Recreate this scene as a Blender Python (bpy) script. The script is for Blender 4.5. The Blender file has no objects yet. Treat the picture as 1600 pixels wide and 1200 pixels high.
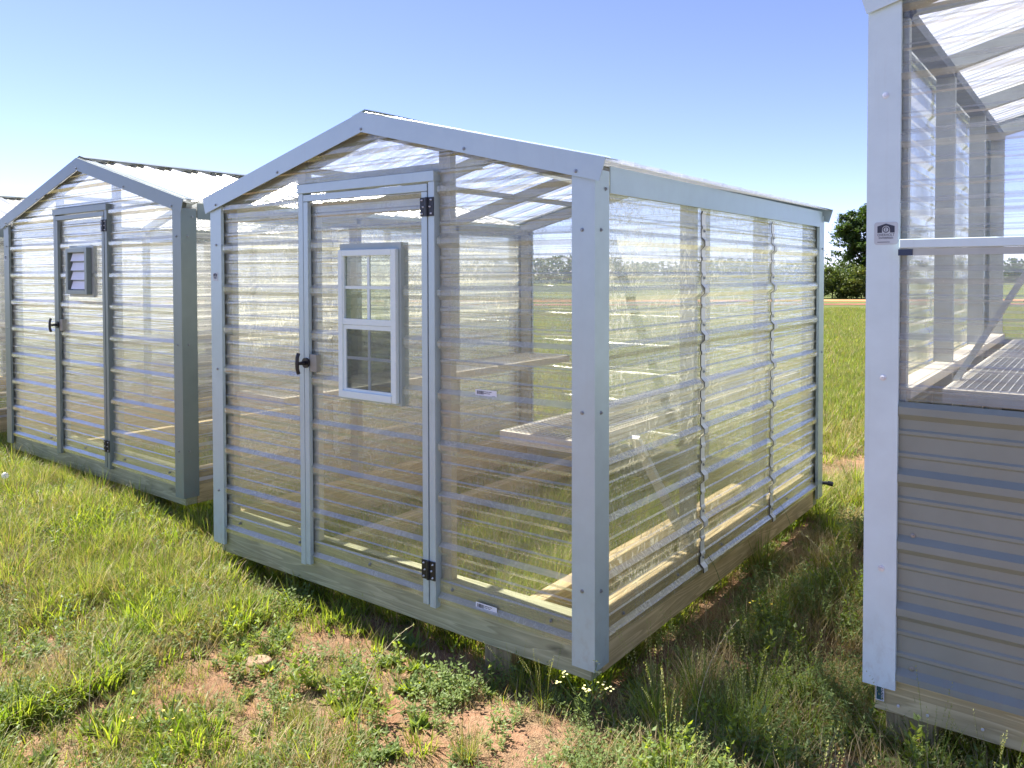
import bpy, bmesh, math, random
import numpy as np
from mathutils import Vector, Matrix, noise as mnoise
R = math.radians
scene = bpy.context.scene
C = scene.collection
# ------------------------------------------------------------------ camera
YAW, PITCH, ROLL = 0.6422, -0.0245, -0.002
cd = bpy.data.cameras.new('camera'); cam = bpy.data.objects.new('camera', cd); C.objects.link(cam)
cd.sensor_width = 36; cd.lens = 1239.3/1600*36
cd.shift_x = -0.0022; cd.shift_y = (459.3-600)/1600
cd.clip_start = 0.05; cd.clip_end = 2000
cam.location = (1.5803, -2.6166, 1.4492)
fw = Vector((-math.sin(YAW)*math.cos(PITCH), math.cos(YAW)*math.cos(PITCH), math.sin(PITCH)))
rt = Vector((math.cos(YAW), math.sin(YAW), 0)); up = rt.cross(fw)
r2 = rt*math.cos(ROLL)+up*math.sin(ROLL); u2 = -rt*math.sin(ROLL)+up*math.cos(ROLL)
cam.rotation_euler = Matrix((r2, u2, -fw)).transposed().to_euler()
scene.camera = cam
# ------------------------------------------------------------------ sky and sun
AZ, EL = R(-87), R(55)          # azimuth from +Y towards +X, elevation
w = bpy.data.worlds.new('World'); scene.world = w; w.use_nodes = True
nt = w.node_tree; bg = nt.nodes['Background']
sky = nt.nodes.new('ShaderNodeTexSky'); sky.sky_type = 'NISHITA'; sky.sun_disc = False
sky.sun_elevation = EL; sky.sun_rotation = AZ
sky.altitude = 3000; sky.air_density = .8; sky.dust_density = .25; sky.ozone_density = 5
wb = nt.nodes.new('ShaderNodeMixRGB'); wb.blend_type = 'MULTIPLY'; wb.inputs[0].default_value = 1; wb.inputs[2].default_value = (1.22, .94, 1.03, 1)   # camera white balance
nt.links.new(sky.outputs[0], wb.inputs[1]); nt.links.new(wb.outputs[0], bg.inputs[0]); bg.inputs[1].default_value = 0.105
sl = bpy.data.lights.new('sun', 'SUN'); sun = bpy.data.objects.new('sun', sl); C.objects.link(sun)
sl.energy = 5.0; sl.angle = R(0.53); sl.color = (1.0, 0.95, 0.87)
sv = Vector((math.sin(AZ)*math.cos(EL), math.cos(AZ)*math.cos(EL), math.sin(EL)))
sun.rotation_euler = sv.to_track_quat('Z', 'Y').to_euler(); sun.location = sv*30
vs = scene.view_settings; vs.view_transform = 'Standard'; vs.look = 'None'; vs.exposure = 1.5; vs.gamma = 1
scene.render.engine = 'CYCLES'
cy = scene.cycles
cy.max_bounces = 14; cy.transparent_max_bounces = 40; cy.transmission_bounces = 8
cy.diffuse_bounces = 3; cy.glossy_bounces = 4; cy.caustics_reflective = False; cy.caustics_refractive = False
cy.sample_clamp_indirect = 6

# ------------------------------------------------------------------ materials
def newmat(name):
    m = bpy.data.materials.new(name); m.use_nodes = True
    nt = m.node_tree; b = nt.nodes['Principled BSDF']; return m, nt, b
def N(nt, t, **k):
    n = nt.nodes.new(t)
    for a, v in k.items():
        if a in n.inputs: n.inputs[a].default_value = v
        else: setattr(n, a, v)
    return n
def coords(nt, scale, kind='Object', loc=(0,0,0)):
    tc = N(nt, 'ShaderNodeTexCoord'); mp = N(nt, 'ShaderNodeMapping')
    mp.inputs['Scale'].default_value = scale; mp.inputs['Location'].default_value = loc
    nt.links.new(tc.outputs[kind], mp.inputs[0]); return mp.outputs[0]
def noise(nt, vec, scale, detail=4, rough=.5, dist=0):
    n = N(nt, 'ShaderNodeTexNoise'); n.inputs['Scale'].default_value = scale
    n.inputs['Detail'].default_value = detail; n.inputs['Roughness'].default_value = rough
    n.inputs['Distortion'].default_value = dist
    nt.links.new(vec, n.inputs['Vector']); return n.outputs[0]
def ramp(nt, fac, stops):
    r = N(nt, 'ShaderNodeValToRGB'); e = r.color_ramp.elements
    while len(e) < len(stops): e.new(.5)
    for i, (p, c) in enumerate(stops):
        e[i].position = p; e[i].color = (c, c, c, 1) if not hasattr(c, '__len__') else (*c, 1)
    nt.links.new(fac, r.inputs[0]); return r.outputs[0]
def bump(nt, h, strength, dist=.01):
    b = N(nt, 'ShaderNodeBump'); b.inputs['Strength'].default_value = strength
    b.inputs['Distance'].default_value = dist; nt.links.new(h, b.inputs['Height']); return b.outputs[0]
def mathn(nt, op, a, b=None, clamp=False):
    m = N(nt, 'ShaderNodeMath', operation=op); m.use_clamp = clamp
    for i, v in enumerate((a, b)):
        if v is None: continue
        if isinstance(v, (int, float)): m.inputs[i].default_value = v
        else: nt.links.new(v, m.inputs[i])
    return m.outputs[0]

def metal_trim(name, col, rough=.36, metallic=.22):
    m, nt, b = newmat(name)
    v = coords(nt, (3, 3, 3))
    n = noise(nt, v, 2.5, 5, .6); n2 = noise(nt, v, 300, 2)
    # mud splash low down and faint vertical wiping marks
    lo = tuple(c*.93 for c in col); hi = tuple(min(1, c*1.03) for c in col)
    base = ramp(nt, n, [(.3, lo), (.7, hi)])
    sep = N(nt, 'ShaderNodeSeparateXYZ'); nt.links.new(coords(nt, (1, 1, 1)), sep.inputs[0])
    low = ramp(nt, mathn(nt, 'ADD', mathn(nt, 'MULTIPLY', sep.outputs[2], 1.0), .1), [(.0, 1), (.38, 0)])
    spl = ramp(nt, noise(nt, coords(nt, (1, 1, .6), loc=(2, 1, 4)), 38, 4, .65), [(.5, 0), (.66, 1)])
    mk = ramp(nt, noise(nt, coords(nt, (30, 30, 1.2)), 1.5, 3, .6), [(.56, 0), (.75, 1)])
    fd = mathn(nt, 'ADD', mathn(nt, 'MULTIPLY', mathn(nt, 'MULTIPLY', low, spl), .22), mathn(nt, 'MULTIPLY', mk, .05))
    mxd = N(nt, 'ShaderNodeMixRGB'); nt.links.new(fd, mxd.inputs[0]); nt.links.new(base, mxd.inputs[1]); mxd.inputs[2].default_value = (.30, .22, .15, 1)
    nt.links.new(mxd.outputs[0], b.inputs['Base Color'])
    b.inputs['Metallic'].default_value = metallic
    nt.links.new(ramp(nt, n, [(.3, rough-.04), (.7, rough+.04)]), b.inputs['Roughness'])
    h = mathn(nt, 'ADD', mathn(nt, 'MULTIPLY', n2, .03), n)
    nt.links.new(bump(nt, h, .05, .01), b.inputs['Normal'])
    return m
def plain(name, col, rough=.5, metallic=0, var=.12, scale=20, spec=.5):
    m, nt, b = newmat(name)
    n = noise(nt, coords(nt, (1, 1, 1)), scale, 4, .6)
    nt.links.new(ramp(nt, n, [(.3, tuple(c*(1-var) for c in col)), (.7, tuple(min(1, c*(1+var)) for c in col))]), b.inputs['Base Color'])
    b.inputs['Roughness'].default_value = rough; b.inputs['Metallic'].default_value = metallic
    b.inputs['Specular IOR Level'].default_value = spec
    return m
def wood(name, c1, c2, along='x'):
    m, nt, b = newmat(name)
    sc = {'x': (.55, 9, 9), 'y': (9, .55, 9), 'z': (9, 9, .55)}[along]
    v = coords(nt, sc)
    ng = noise(nt, v, 1.6, 2, .45, .6)
    wv = mathn(nt, 'FRACT', mathn(nt, 'MULTIPLY', ng, 9))
    g = ramp(nt, wv, [(0, .15), (.55, .45), (.9, 1), (1, .2)])
    v2 = coords(nt, tuple(s*8 for s in sc)); fine = noise(nt, v2, 3, 4, .6)
    blot = noise(nt, coords(nt, (1, 1, 1)), 3.2, 3)
    mx = mathn(nt, 'ADD', mathn(nt, 'MULTIPLY', g, .55), mathn(nt, 'MULTIPLY', fine, .45))
    col = ramp(nt, mx, [(.15, c1), (.85, c2)])
    # a few dark knots
    vo = N(nt, 'ShaderNodeTexVoronoi'); vo.inputs['Scale'].default_value = 1.0
    nt.links.new(coords(nt, tuple({'x': (1.7, 6, 6), 'y': (6, 1.7, 6), 'z': (6, 6, 1.7)}[along])), vo.inputs['Vector'])
    kn = ramp(nt, vo.outputs['Distance'], [(.05, .35), (.13, 1)])
    mm = N(nt, 'ShaderNodeMixRGB', blend_type='MULTIPLY'); mm.inputs[0].default_value = .8
    nt.links.new(col, mm.inputs[1]); nt.links.new(kn, mm.inputs[2])
    m3 = N(nt, 'ShaderNodeMixRGB', blend_type='MULTIPLY'); m3.inputs[0].default_value = 1
    nt.links.new(mm.outputs[0], m3.inputs[1]); nt.links.new(ramp(nt, blot, [(.3, .82), (.7, 1.08)]), m3.inputs[2])
    nt.links.new(m3.outputs[0], b.inputs['Base Color'])
    b.inputs['Roughness'].default_value = .75
    nt.links.new(bump(nt, mx, .3, .004), b.inputs['Normal'])
    return m

def clear_sheet(name, tint=(.95, .955, .93), haze=.10, hazecol=(.88, .86, .68), dirt=.12, stain=0.0, ribdir='h', refr=.05, gloss=.08, ribsky=.26, sw=.6):
    """thin clear corrugated plastic: see-through, sky on its facets, streaks along the ribs, dried water marks"""
    m = bpy.data.materials.new(name); m.use_nodes = True; nt = m.node_tree; nt.nodes.clear()
    out = N(nt, 'ShaderNodeOutputMaterial')
    sc = {'h': (2.2, 2.2, 85), 'r': (1.5, 60, 1.5)}[ribdir]
    streak = noise(nt, coords(nt, sc), 1.0, 3, .55, .15)
    waves = noise(nt, coords(nt, (1, 1, 1)), 5.5, 3, .55, .6)
    h = mathn(nt, 'ADD', mathn(nt, 'MULTIPLY', streak, sw), mathn(nt, 'MULTIPLY', waves, 1.0))
    nrm = bump(nt, h, .5, .009)
    tr = N(nt, 'ShaderNodeBsdfTransparent'); tr.inputs[0].default_value = (*tint, 1)
    rf = N(nt, 'ShaderNodeBsdfRefraction'); rf.inputs['Color'].default_value = (*tint, 1)
    rf.inputs['IOR'].default_value = 1.12; rf.inputs['Roughness'].default_value = .05
    nt.links.new(nrm, rf.inputs['Normal'])
    m1 = N(nt, 'ShaderNodeMixShader'); m1.inputs[0].default_value = refr
    nt.links.new(tr.outputs[0], m1.inputs[1]); nt.links.new(rf.outputs[0], m1.inputs[2])
    # haze / dirt : diffuse + translucent
    df = N(nt, 'ShaderNodeBsdfDiffuse'); df.inputs[0].default_value = (*hazecol, 1)
    tl = N(nt, 'ShaderNodeBsdfTranslucent'); tl.inputs[0].default_value = (*hazecol, 1)
    md = N(nt, 'ShaderNodeMixShader'); md.inputs[0].default_value = .6
    nt.links.new(df.outputs[0], md.inputs[1]); nt.links.new(tl.outputs[0], md.inputs[2])
    cl = noise(nt, coords(nt, (1, 1, 1)), 2.3, 5, .65)
    sp = noise(nt, coords(nt, (1, 1, 1)), 90, 2, .6)
    f = mathn(nt, 'ADD', haze, mathn(nt, 'MULTIPLY', ramp(nt, cl, [(.42, 0), (.75, 1)]), dirt))
    f = mathn(nt, 'ADD', f, mathn(nt, 'MULTIPLY', ramp(nt, sp, [(.66, 0), (.72, 1)]), .10))
    st = noise(nt, coords(nt, sc), 1.7, 2, .5)
    f = mathn(nt, 'ADD', f, mathn(nt, 'MULTIPLY', ramp(nt, st, [(.45, 0), (.7, 1)]), .06))
    if stain > 0:
        w1 = noise(nt, coords(nt, (1, 1, .55)), 9, 3, .55, 2.2)
        band = ramp(nt, w1, [(.47, 0), (.495, 1), (.505, 1), (.53, 0)])
        w2 = noise(nt, coords(nt, (1, 1, .4), loc=(3, 7, 1)), 17, 2, .5, 2.5)
        band2 = ramp(nt, w2, [(.48, 0), (.5, 1), (.52, 0)])
        where = ramp(nt, noise(nt, coords(nt, (1, 1, 1), loc=(5, 5, 5)), 2.6, 2), [(.36, 0), (.5, 1)])
        s = mathn(nt, 'MULTIPLY', mathn(nt, 'MAXIMUM', band, mathn(nt, 'MULTIPLY', band2, .7)), where)
        f = mathn(nt, 'ADD', f, mathn(nt, 'MULTIPLY', s, stain))
    if ribdir == 'h':   # sky brightness on the ribs painted in as pale haze on sloping facets
        ge = N(nt, 'ShaderNodeNewGeometry'); sx = N(nt, 'ShaderNodeSeparateXYZ'); nt.links.new(ge.outputs['True Normal'], sx.inputs[0])
        # panels are single sheets: faces may point either way, so compare with the wall-facing side through the facet tilt
        up_ = ramp(nt, mathn(nt, 'ABSOLUTE', sx.outputs[2]), [(.18, 0), (.6, 1)])
        f = mathn(nt, 'ADD', f, mathn(nt, 'MULTIPLY', up_, ribsky))
    f = mathn(nt, 'MINIMUM', f, .8)
    m2 = N(nt, 'ShaderNodeMixShader'); nt.links.new(f, m2.inputs[0])
    nt.links.new(m1.outputs[0], m2.inputs[1]); nt.links.new(md.outputs[0], m2.inputs[2])
    fr = N(nt, 'ShaderNodeLayerWeight'); fr.inputs['Blend'].default_value = .5
    nt.links.new(nrm, fr.inputs['Normal'])
    fres = mathn(nt, 'ADD', mathn(nt, 'MULTIPLY', mathn(nt, 'POWER', fr.outputs['Facing'], 2.2), .95), gloss, True)
    gl = N(nt, 'ShaderNodeBsdfGlossy'); gl.inputs['Color'].default_value = (1, .99, .90, 1)
    gl.inputs['Roughness'].default_value = .24; nt.links.new(nrm, gl.inputs['Normal'])
    m3 = N(nt, 'ShaderNodeMixShader'); nt.links.new(fres, m3.inputs[0])
    nt.links.new(m2.outputs[0], m3.inputs[1]); nt.links.new(gl.outputs[0], m3.inputs[2])
    nt.links.new(m3.outputs[0], out.inputs[0])
    return m

M = {}
M['trim'] = metal_trim('light_grey_trim', (.47, .58, .61))
M['trim_dark'] = metal_trim('dark_taupe_trim', (.22, .265, .255))
M['trim_white'] = metal_trim('white_trim', (.66, .80, .83), .35, .05)
M['vinyl'] = plain('window_vinyl', (.72, .83, .80), .4, 0, .03)
M['backing'] = plain('window_backing_paint', (.38, .45, .43), .5, 0, .04)
M['stud'] = plain('taupe_frame', (.34, .335, .28), .6, .1, .15, 8)
M['studgrey'] = plain('grey_frame', (.44, .47, .44), .5, .3, .12, 8)
M['plate_shade'] = plain('shaded_top_plate', (.13, .15, .17), .5, .2, .2, 12)  # shade under the eave put into a darker top plate colour
M['black'] = plain('black_metal', (.018, .018, .022), .35, .2, .2)
M['dark'] = plain('dark_gasket', (.03, .03, .03), .8)
M['screw'] = plain('zinc_screw', (.30, .32, .34), .35, .7)
M['whitescrew'] = plain('painted_screw', (.7, .73, .78), .3, .2)
M['seam'] = metal_trim('seam_strip_metal', (.86, .87, .84), .4, .0)
M['woodx'] = wood('treated_wood_x', (.27, .27, .15), (.52, .51, .31), 'x')
M['woodxw'] = wood('treated_wood_warm', (.36, .30, .15), (.66, .58, .33), 'x')
M['woody'] = wood('treated_wood_y', (.42, .30, .13), (.80, .64, .35), 'y')  # bounce light from the ground painted in as warmer, brighter wood
M['woodblk'] = wood('block_wood', (.24, .19, .10), (.45, .37, .20), 'z')
M['clear'] = clear_sheet('clear_ribbed', haze=.06, hazecol=(.9, .9, .82), dirt=.08, stain=.14)
M['clear_side'] = clear_sheet('clear_ribbed_stained', haze=.10, dirt=.12, stain=.48, sw=1.5)
M['clear_b'] = clear_sheet('clear_ribbed_cloudy', haze=.19, hazecol=(.88, .87, .83), stain=.1)
M['clear_new'] = clear_sheet('clear_ribbed_clean', tint=(.965, .97, .97), haze=.05, hazecol=(.85, .87, .9), dirt=.05, refr=.05, gloss=.08)
M['roof_c'] = clear_sheet('roof_sheet_opal', tint=(.95, .96, .97), haze=.5, hazecol=(.88, .88, .88), dirt=.1, ribdir='r', refr=.03, gloss=.05)
M['roof'] = clear_sheet('roof_sheet', tint=(.95, .96, .97), haze=.12, hazecol=(.88, .88, .88), dirt=.08, ribdir='r', refr=.05, gloss=.05)
M['roof_white'] = clear_sheet('roof_sheet_white', tint=(.9, .9, .9), haze=.78, hazecol=(.88, .88, .88), dirt=.05, ribdir='r', refr=.02, gloss=.05)
M['wainscot'] = metal_trim('tan_wainscot', (.245, .275, .235), .42, .0)
M['mesh'] = plain('bench_wire', (.62, .62, .58), .45, .4)
M['shelf'] = plain('bench_rail', (.62, .57, .46), .6, 0, .1)
M['sticker'] = plain('sticker_paper', (.78, .8, .84), .4, 0, .03)
M['ink'] = plain('ink', (.03, .035, .06), .5)
M['plate'] = plain('brushed_plate', (.50, .53, .55), .4, .3, .05)
M['teal'] = plain('teal_label', (.02, .09, .10), .4)
M['louver'] = plain('white_louver', (.8, .82, .85), .4, 0, .03)
def glass():
    m = bpy.data.materials.new('window_glass'); m.use_nodes = True; nt = m.node_tree; nt.nodes.clear()
    out = N(nt, 'ShaderNodeOutputMaterial'); tr = N(nt, 'ShaderNodeBsdfTransparent'); tr.inputs[0].default_value = (.9, .93, .91, 1)
    gl = N(nt, 'ShaderNodeBsdfGlossy'); gl.inputs['Roughness'].default_value = .02
    fr = N(nt, 'ShaderNodeLayerWeight'); fr.inputs['Blend'].default_value = .5
    mx = N(nt, 'ShaderNodeMixShader'); nt.links.new(mathn(nt, 'ADD', mathn(nt, 'MULTIPLY', mathn(nt, 'POWER', fr.outputs['Facing'], 4), .8), .04), mx.inputs[0])
    nt.links.new(tr.outputs[0], mx.inputs[1]); nt.links.new(gl.outputs[0], mx.inputs[2]); nt.links.new(mx.outputs[0], out.inputs[0])
    return m
M['glass'] = glass()
def screenmat():
    m = bpy.data.materials.new('insect_screen'); m.use_nodes = True; nt = m.node_tree; nt.nodes.clear()
    out = N(nt, 'ShaderNodeOutputMaterial'); tr = N(nt, 'ShaderNodeBsdfTransparent')
    df = N(nt, 'ShaderNodeBsdfDiffuse'); df.inputs[0].default_value = (.08, .085, .09, 1)
    mx = N(nt, 'ShaderNodeMixShader'); mx.inputs[0].default_value = .27
    nt.links.new(tr.outputs[0], mx.inputs[1]); nt.links.new(df.outputs[0], mx.inputs[2]); nt.links.new(mx.outputs[0], out.inputs[0])
    return m
M['screen'] = screenmat()

# ------------------------------------------------------------------ mesh helpers
class MB:
    def __init__(s): s.v = []; s.f = []
    def add(s, vs, fs):
        o = len(s.v); s.v += [tuple(v) for v in vs]; s.f += [tuple(i+o for i in f) for f in fs]; return s
    def box(s, x0, x1, y0, y1, z0, z1):
        return s.add([(x0,y0,z0),(x1,y0,z0),(x1,y1,z0),(x0,y1,z0),(x0,y0,z1),(x1,y0,z1),(x1,y1,z1),(x0,y1,z1)],
                     [(0,3,2,1),(4,5,6,7),(0,1,5,4),(1,2,6,5),(2,3,7,6),(3,0,4,7)])
    def prism(s, poly, d):
        n = len(poly); d = Vector(d); a = [Vector(p) for p in poly]; b = [p+d for p in a]
        return s.add(a+b, [tuple(range(n-1,-1,-1)), tuple(range(n, 2*n))]+[(i,(i+1)%n,(i+1)%n+n,i+n) for i in range(n)])
    def bar(s, p0, p1, w, h, upv=(0,0,1)):
        p0 = Vector(p0); p1 = Vector(p1); d = (p1-p0).normalized(); u = Vector(upv); sd = d.cross(u).normalized(); u = sd.cross(d)
        c = [sd*w/2+u*h/2, -sd*w/2+u*h/2, -sd*w/2-u*h/2, sd*w/2-u*h/2]
        return s.prism([p0+k for k in c], p1-p0)
    def tube(s, pts, r, n=8, r1=None):
        rings = []
        pts = [Vector(p) for p in pts]
        for i, p in enumerate(pts):
            d = (pts[min(i+1, len(pts)-1)]-pts[max(i-1, 0)]).normalized()
            a = d.orthogonal().normalized(); b = d.cross(a)
            rr = r if r1 is None else r+(r1-r)*i/(len(pts)-1)
            rings.append([p+(a*math.cos(t)+b*math.sin(t))*rr for t in [2*math.pi*k/n for k in range(n)]])
        vs = [v for r_ in rings for v in r_]; fs = []
        for i in range(len(rings)-1):
            for k in range(n): fs.append((i*n+k, i*n+(k+1)%n, (i+1)*n+(k+1)%n, (i+1)*n+k))
        fs.append(tuple(range(n-1, -1, -1))); fs.append(tuple(range((len(rings)-1)*n, len(rings)*n)))
        return s.add(vs, fs)
    def build(s, name, mat, parent=None, bevel=0, smooth=False):
        me = bpy.data.meshes.new(name); me.from_pydata(s.v, [], s.f); me.update()
        if mat: me.materials.append(mat)
        if bevel:
            bm = bmesh.new(); bm.from_mesh(me)
            bmesh.ops.recalc_face_normals(bm, faces=bm.faces)
            bmesh.ops.bevel(bm, geom=[e for e in bm.edges if e.is_manifold and e.calc_face_angle(0) > .5], offset=bevel, segments=1, affect='EDGES')
            bm.to_mesh(me); bm.free()
        if smooth:
            for p in me.polygons: p.use_smooth = True
        o = bpy.data.objects.new(name, me); C.objects.link(o)
        if parent: o.parent = parent
        return o
def empty(name, loc, rz=0):
    o = bpy.data.objects.new(name, None); C.objects.link(o); o.location = loc; o.rotation_euler = (0, 0, rz); o.empty_display_size = .1; return o
def tag(o, label=None, cat=None, group=None, kind=None):
    if label: o['label'] = label
    if cat: o['category'] = cat
    if group: o['group'] = group
    if kind: o['kind'] = kind
    return o
def copy_tree(o, parent=None):
    c = o.copy(); C.objects.link(c)
    if parent: c.parent = parent
    for ch in list(o.children): copy_tree(ch, c)
    return c

# ------------------------------------------------------------------ corrugated sheets
S = .2286
MAJ, MIN_ = .0195, .0055
def prof_breaks(z0, z1, phase=0.0):
    """list of (z, out) of the rib profile between z0 and z1"""
    pts = []
    k0 = int(math.floor((z0-phase)/S))-1; k1 = int(math.ceil((z1-phase)/S))+1
    for k in range(k0, k1+1):
        c = phase+k*S
        pts += [(c-.034, 0), (c-.014, MAJ), (c+.010, MAJ), (c+.030, 0)]
        for q in (1, 2):
            d = c+q*S/3
            pts += [(d-.013, 0), (d-.006, MIN_), (d+.004, MIN_), (d+.011, 0)]
    pts.sort()
    def at(z):
        for a, b in zip(pts, pts[1:]):
            if a[0] <= z <= b[0]: return a[1]+(b[1]-a[1])*(z-a[0])/max(1e-9, b[0]-a[0])
        return 0
    return [(z0, at(z0))]+[p for p in pts if z0 < p[0] < z1]+[(z1, at(z1))], at
def wob(a, b, c=0): return mnoise.noise(Vector((a*1.7, b*2.3, c)))
def wall_sheet(mb, to3, u0, u1, z0, z1, left=None, right=None, extra=(), seed=0, phase=0.0, jit=.0022):
    """ribs horizontal; to3(u, z, out)->point; left/right clip functions of z"""
    br, at = prof_breaks(z0, z1, phase)
    zs = sorted(set([round(b[0], 5) for b in br]+[round(e, 5) for e in extra if z0 < e < z1]))
    nc = max(2, int((u1-u0)/.07)); rows = []
    for z in zs:
        l = max(u0, left(z)) if left else u0; r = min(u1, right(z)) if right else u1
        if l > r: l = r = (l+r)/2
        o = at(z); row = []
        for i in range(nc+1):
            u = l+(r-l)*i/nc
            row.append(to3(u, z, o+jit*wob(u*1.3, z*2.2, seed)+.0012*wob(u*3+9, z*14, seed)))
        rows.append(row)
    n = nc+1
    mb.add([v for r_ in rows for v in r_], [(i*n+j, i*n+j+1, (i+1)*n+j+1, (i+1)*n+j) for i in range(len(rows)-1) for j in range(nc)])

def screw(parent, pos, nrm, mat, r=.0085, name='screw'):
    p = Vector(pos); n = Vector(nrm)
    mb = MB(); a = n.orthogonal().normalized(); b = n.cross(a)
    def ring(rad, off, k=10): return [p+n*off+(a*math.cos(2*math.pi*i/k)+b*math.sin(2*math.pi*i/k))*rad for i in range(k)]
    r0, r1, r2_, r3 = ring(r, 0), ring(r*.95, .0025), ring(r*.55, .003), ring(r*.5, .0075)
    vs = r0+r1+r2_+r3; fs = []
    for q in range(3):
        for i in range(10): fs.append((q*10+i, q*10+(i+1)%10, (q+1)*10+(i+1)%10, (q+1)*10+i))
    fs.append(tuple(range(30, 40)))
    return mb.add(vs, fs).build(name, mat, parent)

def text_mesh(txt, size, mat, parent, loc, rot, name='lettering', ext=.0004, sx=1.0):
    cu = bpy.data.curves.new(name, 'FONT'); cu.body = txt; cu.size = size; cu.extrude = ext; cu.align_x = 'CENTER'
    o = bpy.data.objects.new(name, cu); C.objects.link(o)
    me = bpy.data.meshes.new_from_object(o.evaluated_get(bpy.context.evaluated_depsgraph_get()))
    bpy.data.objects.remove(o); bpy.data.curves.remove(cu)
    me.materials.clear(); me.materials.append(mat)
    n = bpy.data.objects.new(name, me); C.objects.link(n); n.parent = parent; n.location = loc; n.rotation_euler = rot; n.scale = (sx, 1, 1)
    return n

def maker_plate(parent, x, z, y, k=1.0):
    """small maker's plate facing -Y, centre (x,z)"""
    w_, h_ = .074*k, .076*k
    mb = MB(); c = .008*k; poly = []
    for (sx, sz) in ((1, 1), (-1, 1), (-1, -1), (1, -1)):
        for t in range(4):
            a0 = {(1,1): 0, (-1,1): 90, (-1,-1): 180, (1,-1): 270}[(sx, sz)]+t*30
            poly.append((x+sx*(w_/2-c)+c*math.cos(R(a0)), y, z+sz*(h_/2-c)+c*math.sin(R(a0))))
    pl = mb.prism(poly, (0, -.0015, 0)).build('maker_plate', M['plate'], parent)
    yy = y-.0015
    e = MB()
    b0, t0, pk = z+.002*k, z+.024*k, z+.033*k; hw = .027*k
    # house silhouette with an arch cut in it
    arc = [(x+.0125*k*math.cos(R(a)), z+.013*k+.0125*k*math.sin(R(a))) for a in range(180, -1, -20)]
    ring_out = [(x-hw, b0), (x-.0125*k, b0)]+arc+[(x+.0125*k, b0), (x+hw, b0), (x+hw, t0), (x, pk), (x-hw, t0)]
    e.prism([(a, yy, b) for a, b in ring_out], (0, -.0006, 0))
    # black circle and letter
    K = 20; ro, ri = .0105*k, .0075*k; cz = z+.0125*k
    vs = [(x+r_*math.cos(2*math.pi*i/K), yy-.0006*q, cz+r_*math.sin(2*math.pi*i/K)) for q in (0, 1) for r_ in (ro, ri) for i in range(K)]
    fs = []
    for i in range(K):
        j = (i+1) % K; fs += [(2*K+i, 2*K+j, 3*K+j, 3*K+i), (i, j, 2*K+j, 2*K+i), (K+i, 3*K+i, 3*K+j, K+j)]
    e.add(vs, fs)
    e.build('emblem', M['ink'], pl)
    rot = (R(90), 0, 0)
    text_mesh('E', .014*k, M['ink'], pl, (x, yy-.0003, cz-.005*k), rot, 'emblem_letter')
    text_mesh('OVERHOLT', .0125*k, M['ink'], pl, (x, yy-.0003, z-.0095*k), rot, sx=.83)
    text_mesh('ENTERPRISES', .0085*k, M['ink'], pl, (x, yy-.0003, z-.0185*k), rot, sx=.93)
    m3 = MB(); m3.box(x-.027*k, x+.012*k, yy-.0004, yy, z-.0305*k, z-.0285*k)
    m3.build('small_print', M['ink'], pl)
    return pl

def barcode_sticker(parent, x, z, y, seed=0):
    w_, h_ = .115, .028
    st = MB().box(x-w_/2, x+w_/2, y-.0008, y, z-h_/2, z+h_/2).build('price_sticker', M['sticker'], parent)
    rnd = random.Random(seed); mb = MB(); u = x-w_/2+.008
    while u < x-w_/2+.042:
        wd = rnd.choice((.0012, .002, .003)); mb.box(u, u+wd, y-.0012, y-.0007, z-.006, z+.009); u += wd+rnd.choice((.001, .0018))
    for (a, b, zz, hh) in ((.047, .072, .006, .0028), (.075, .088, .006, .0028), (.047, .062, -.001, .0028), (.065, .080, -.001, .0028), (.09, .108, -.009, .0014)):
        mb.box(x-w_/2+a, x-w_/2+b, y-.0012, y-.0007, z+zz-hh/2, z+zz+hh/2)
    mb.build('barcode', M['ink'], st)
    return st

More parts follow.
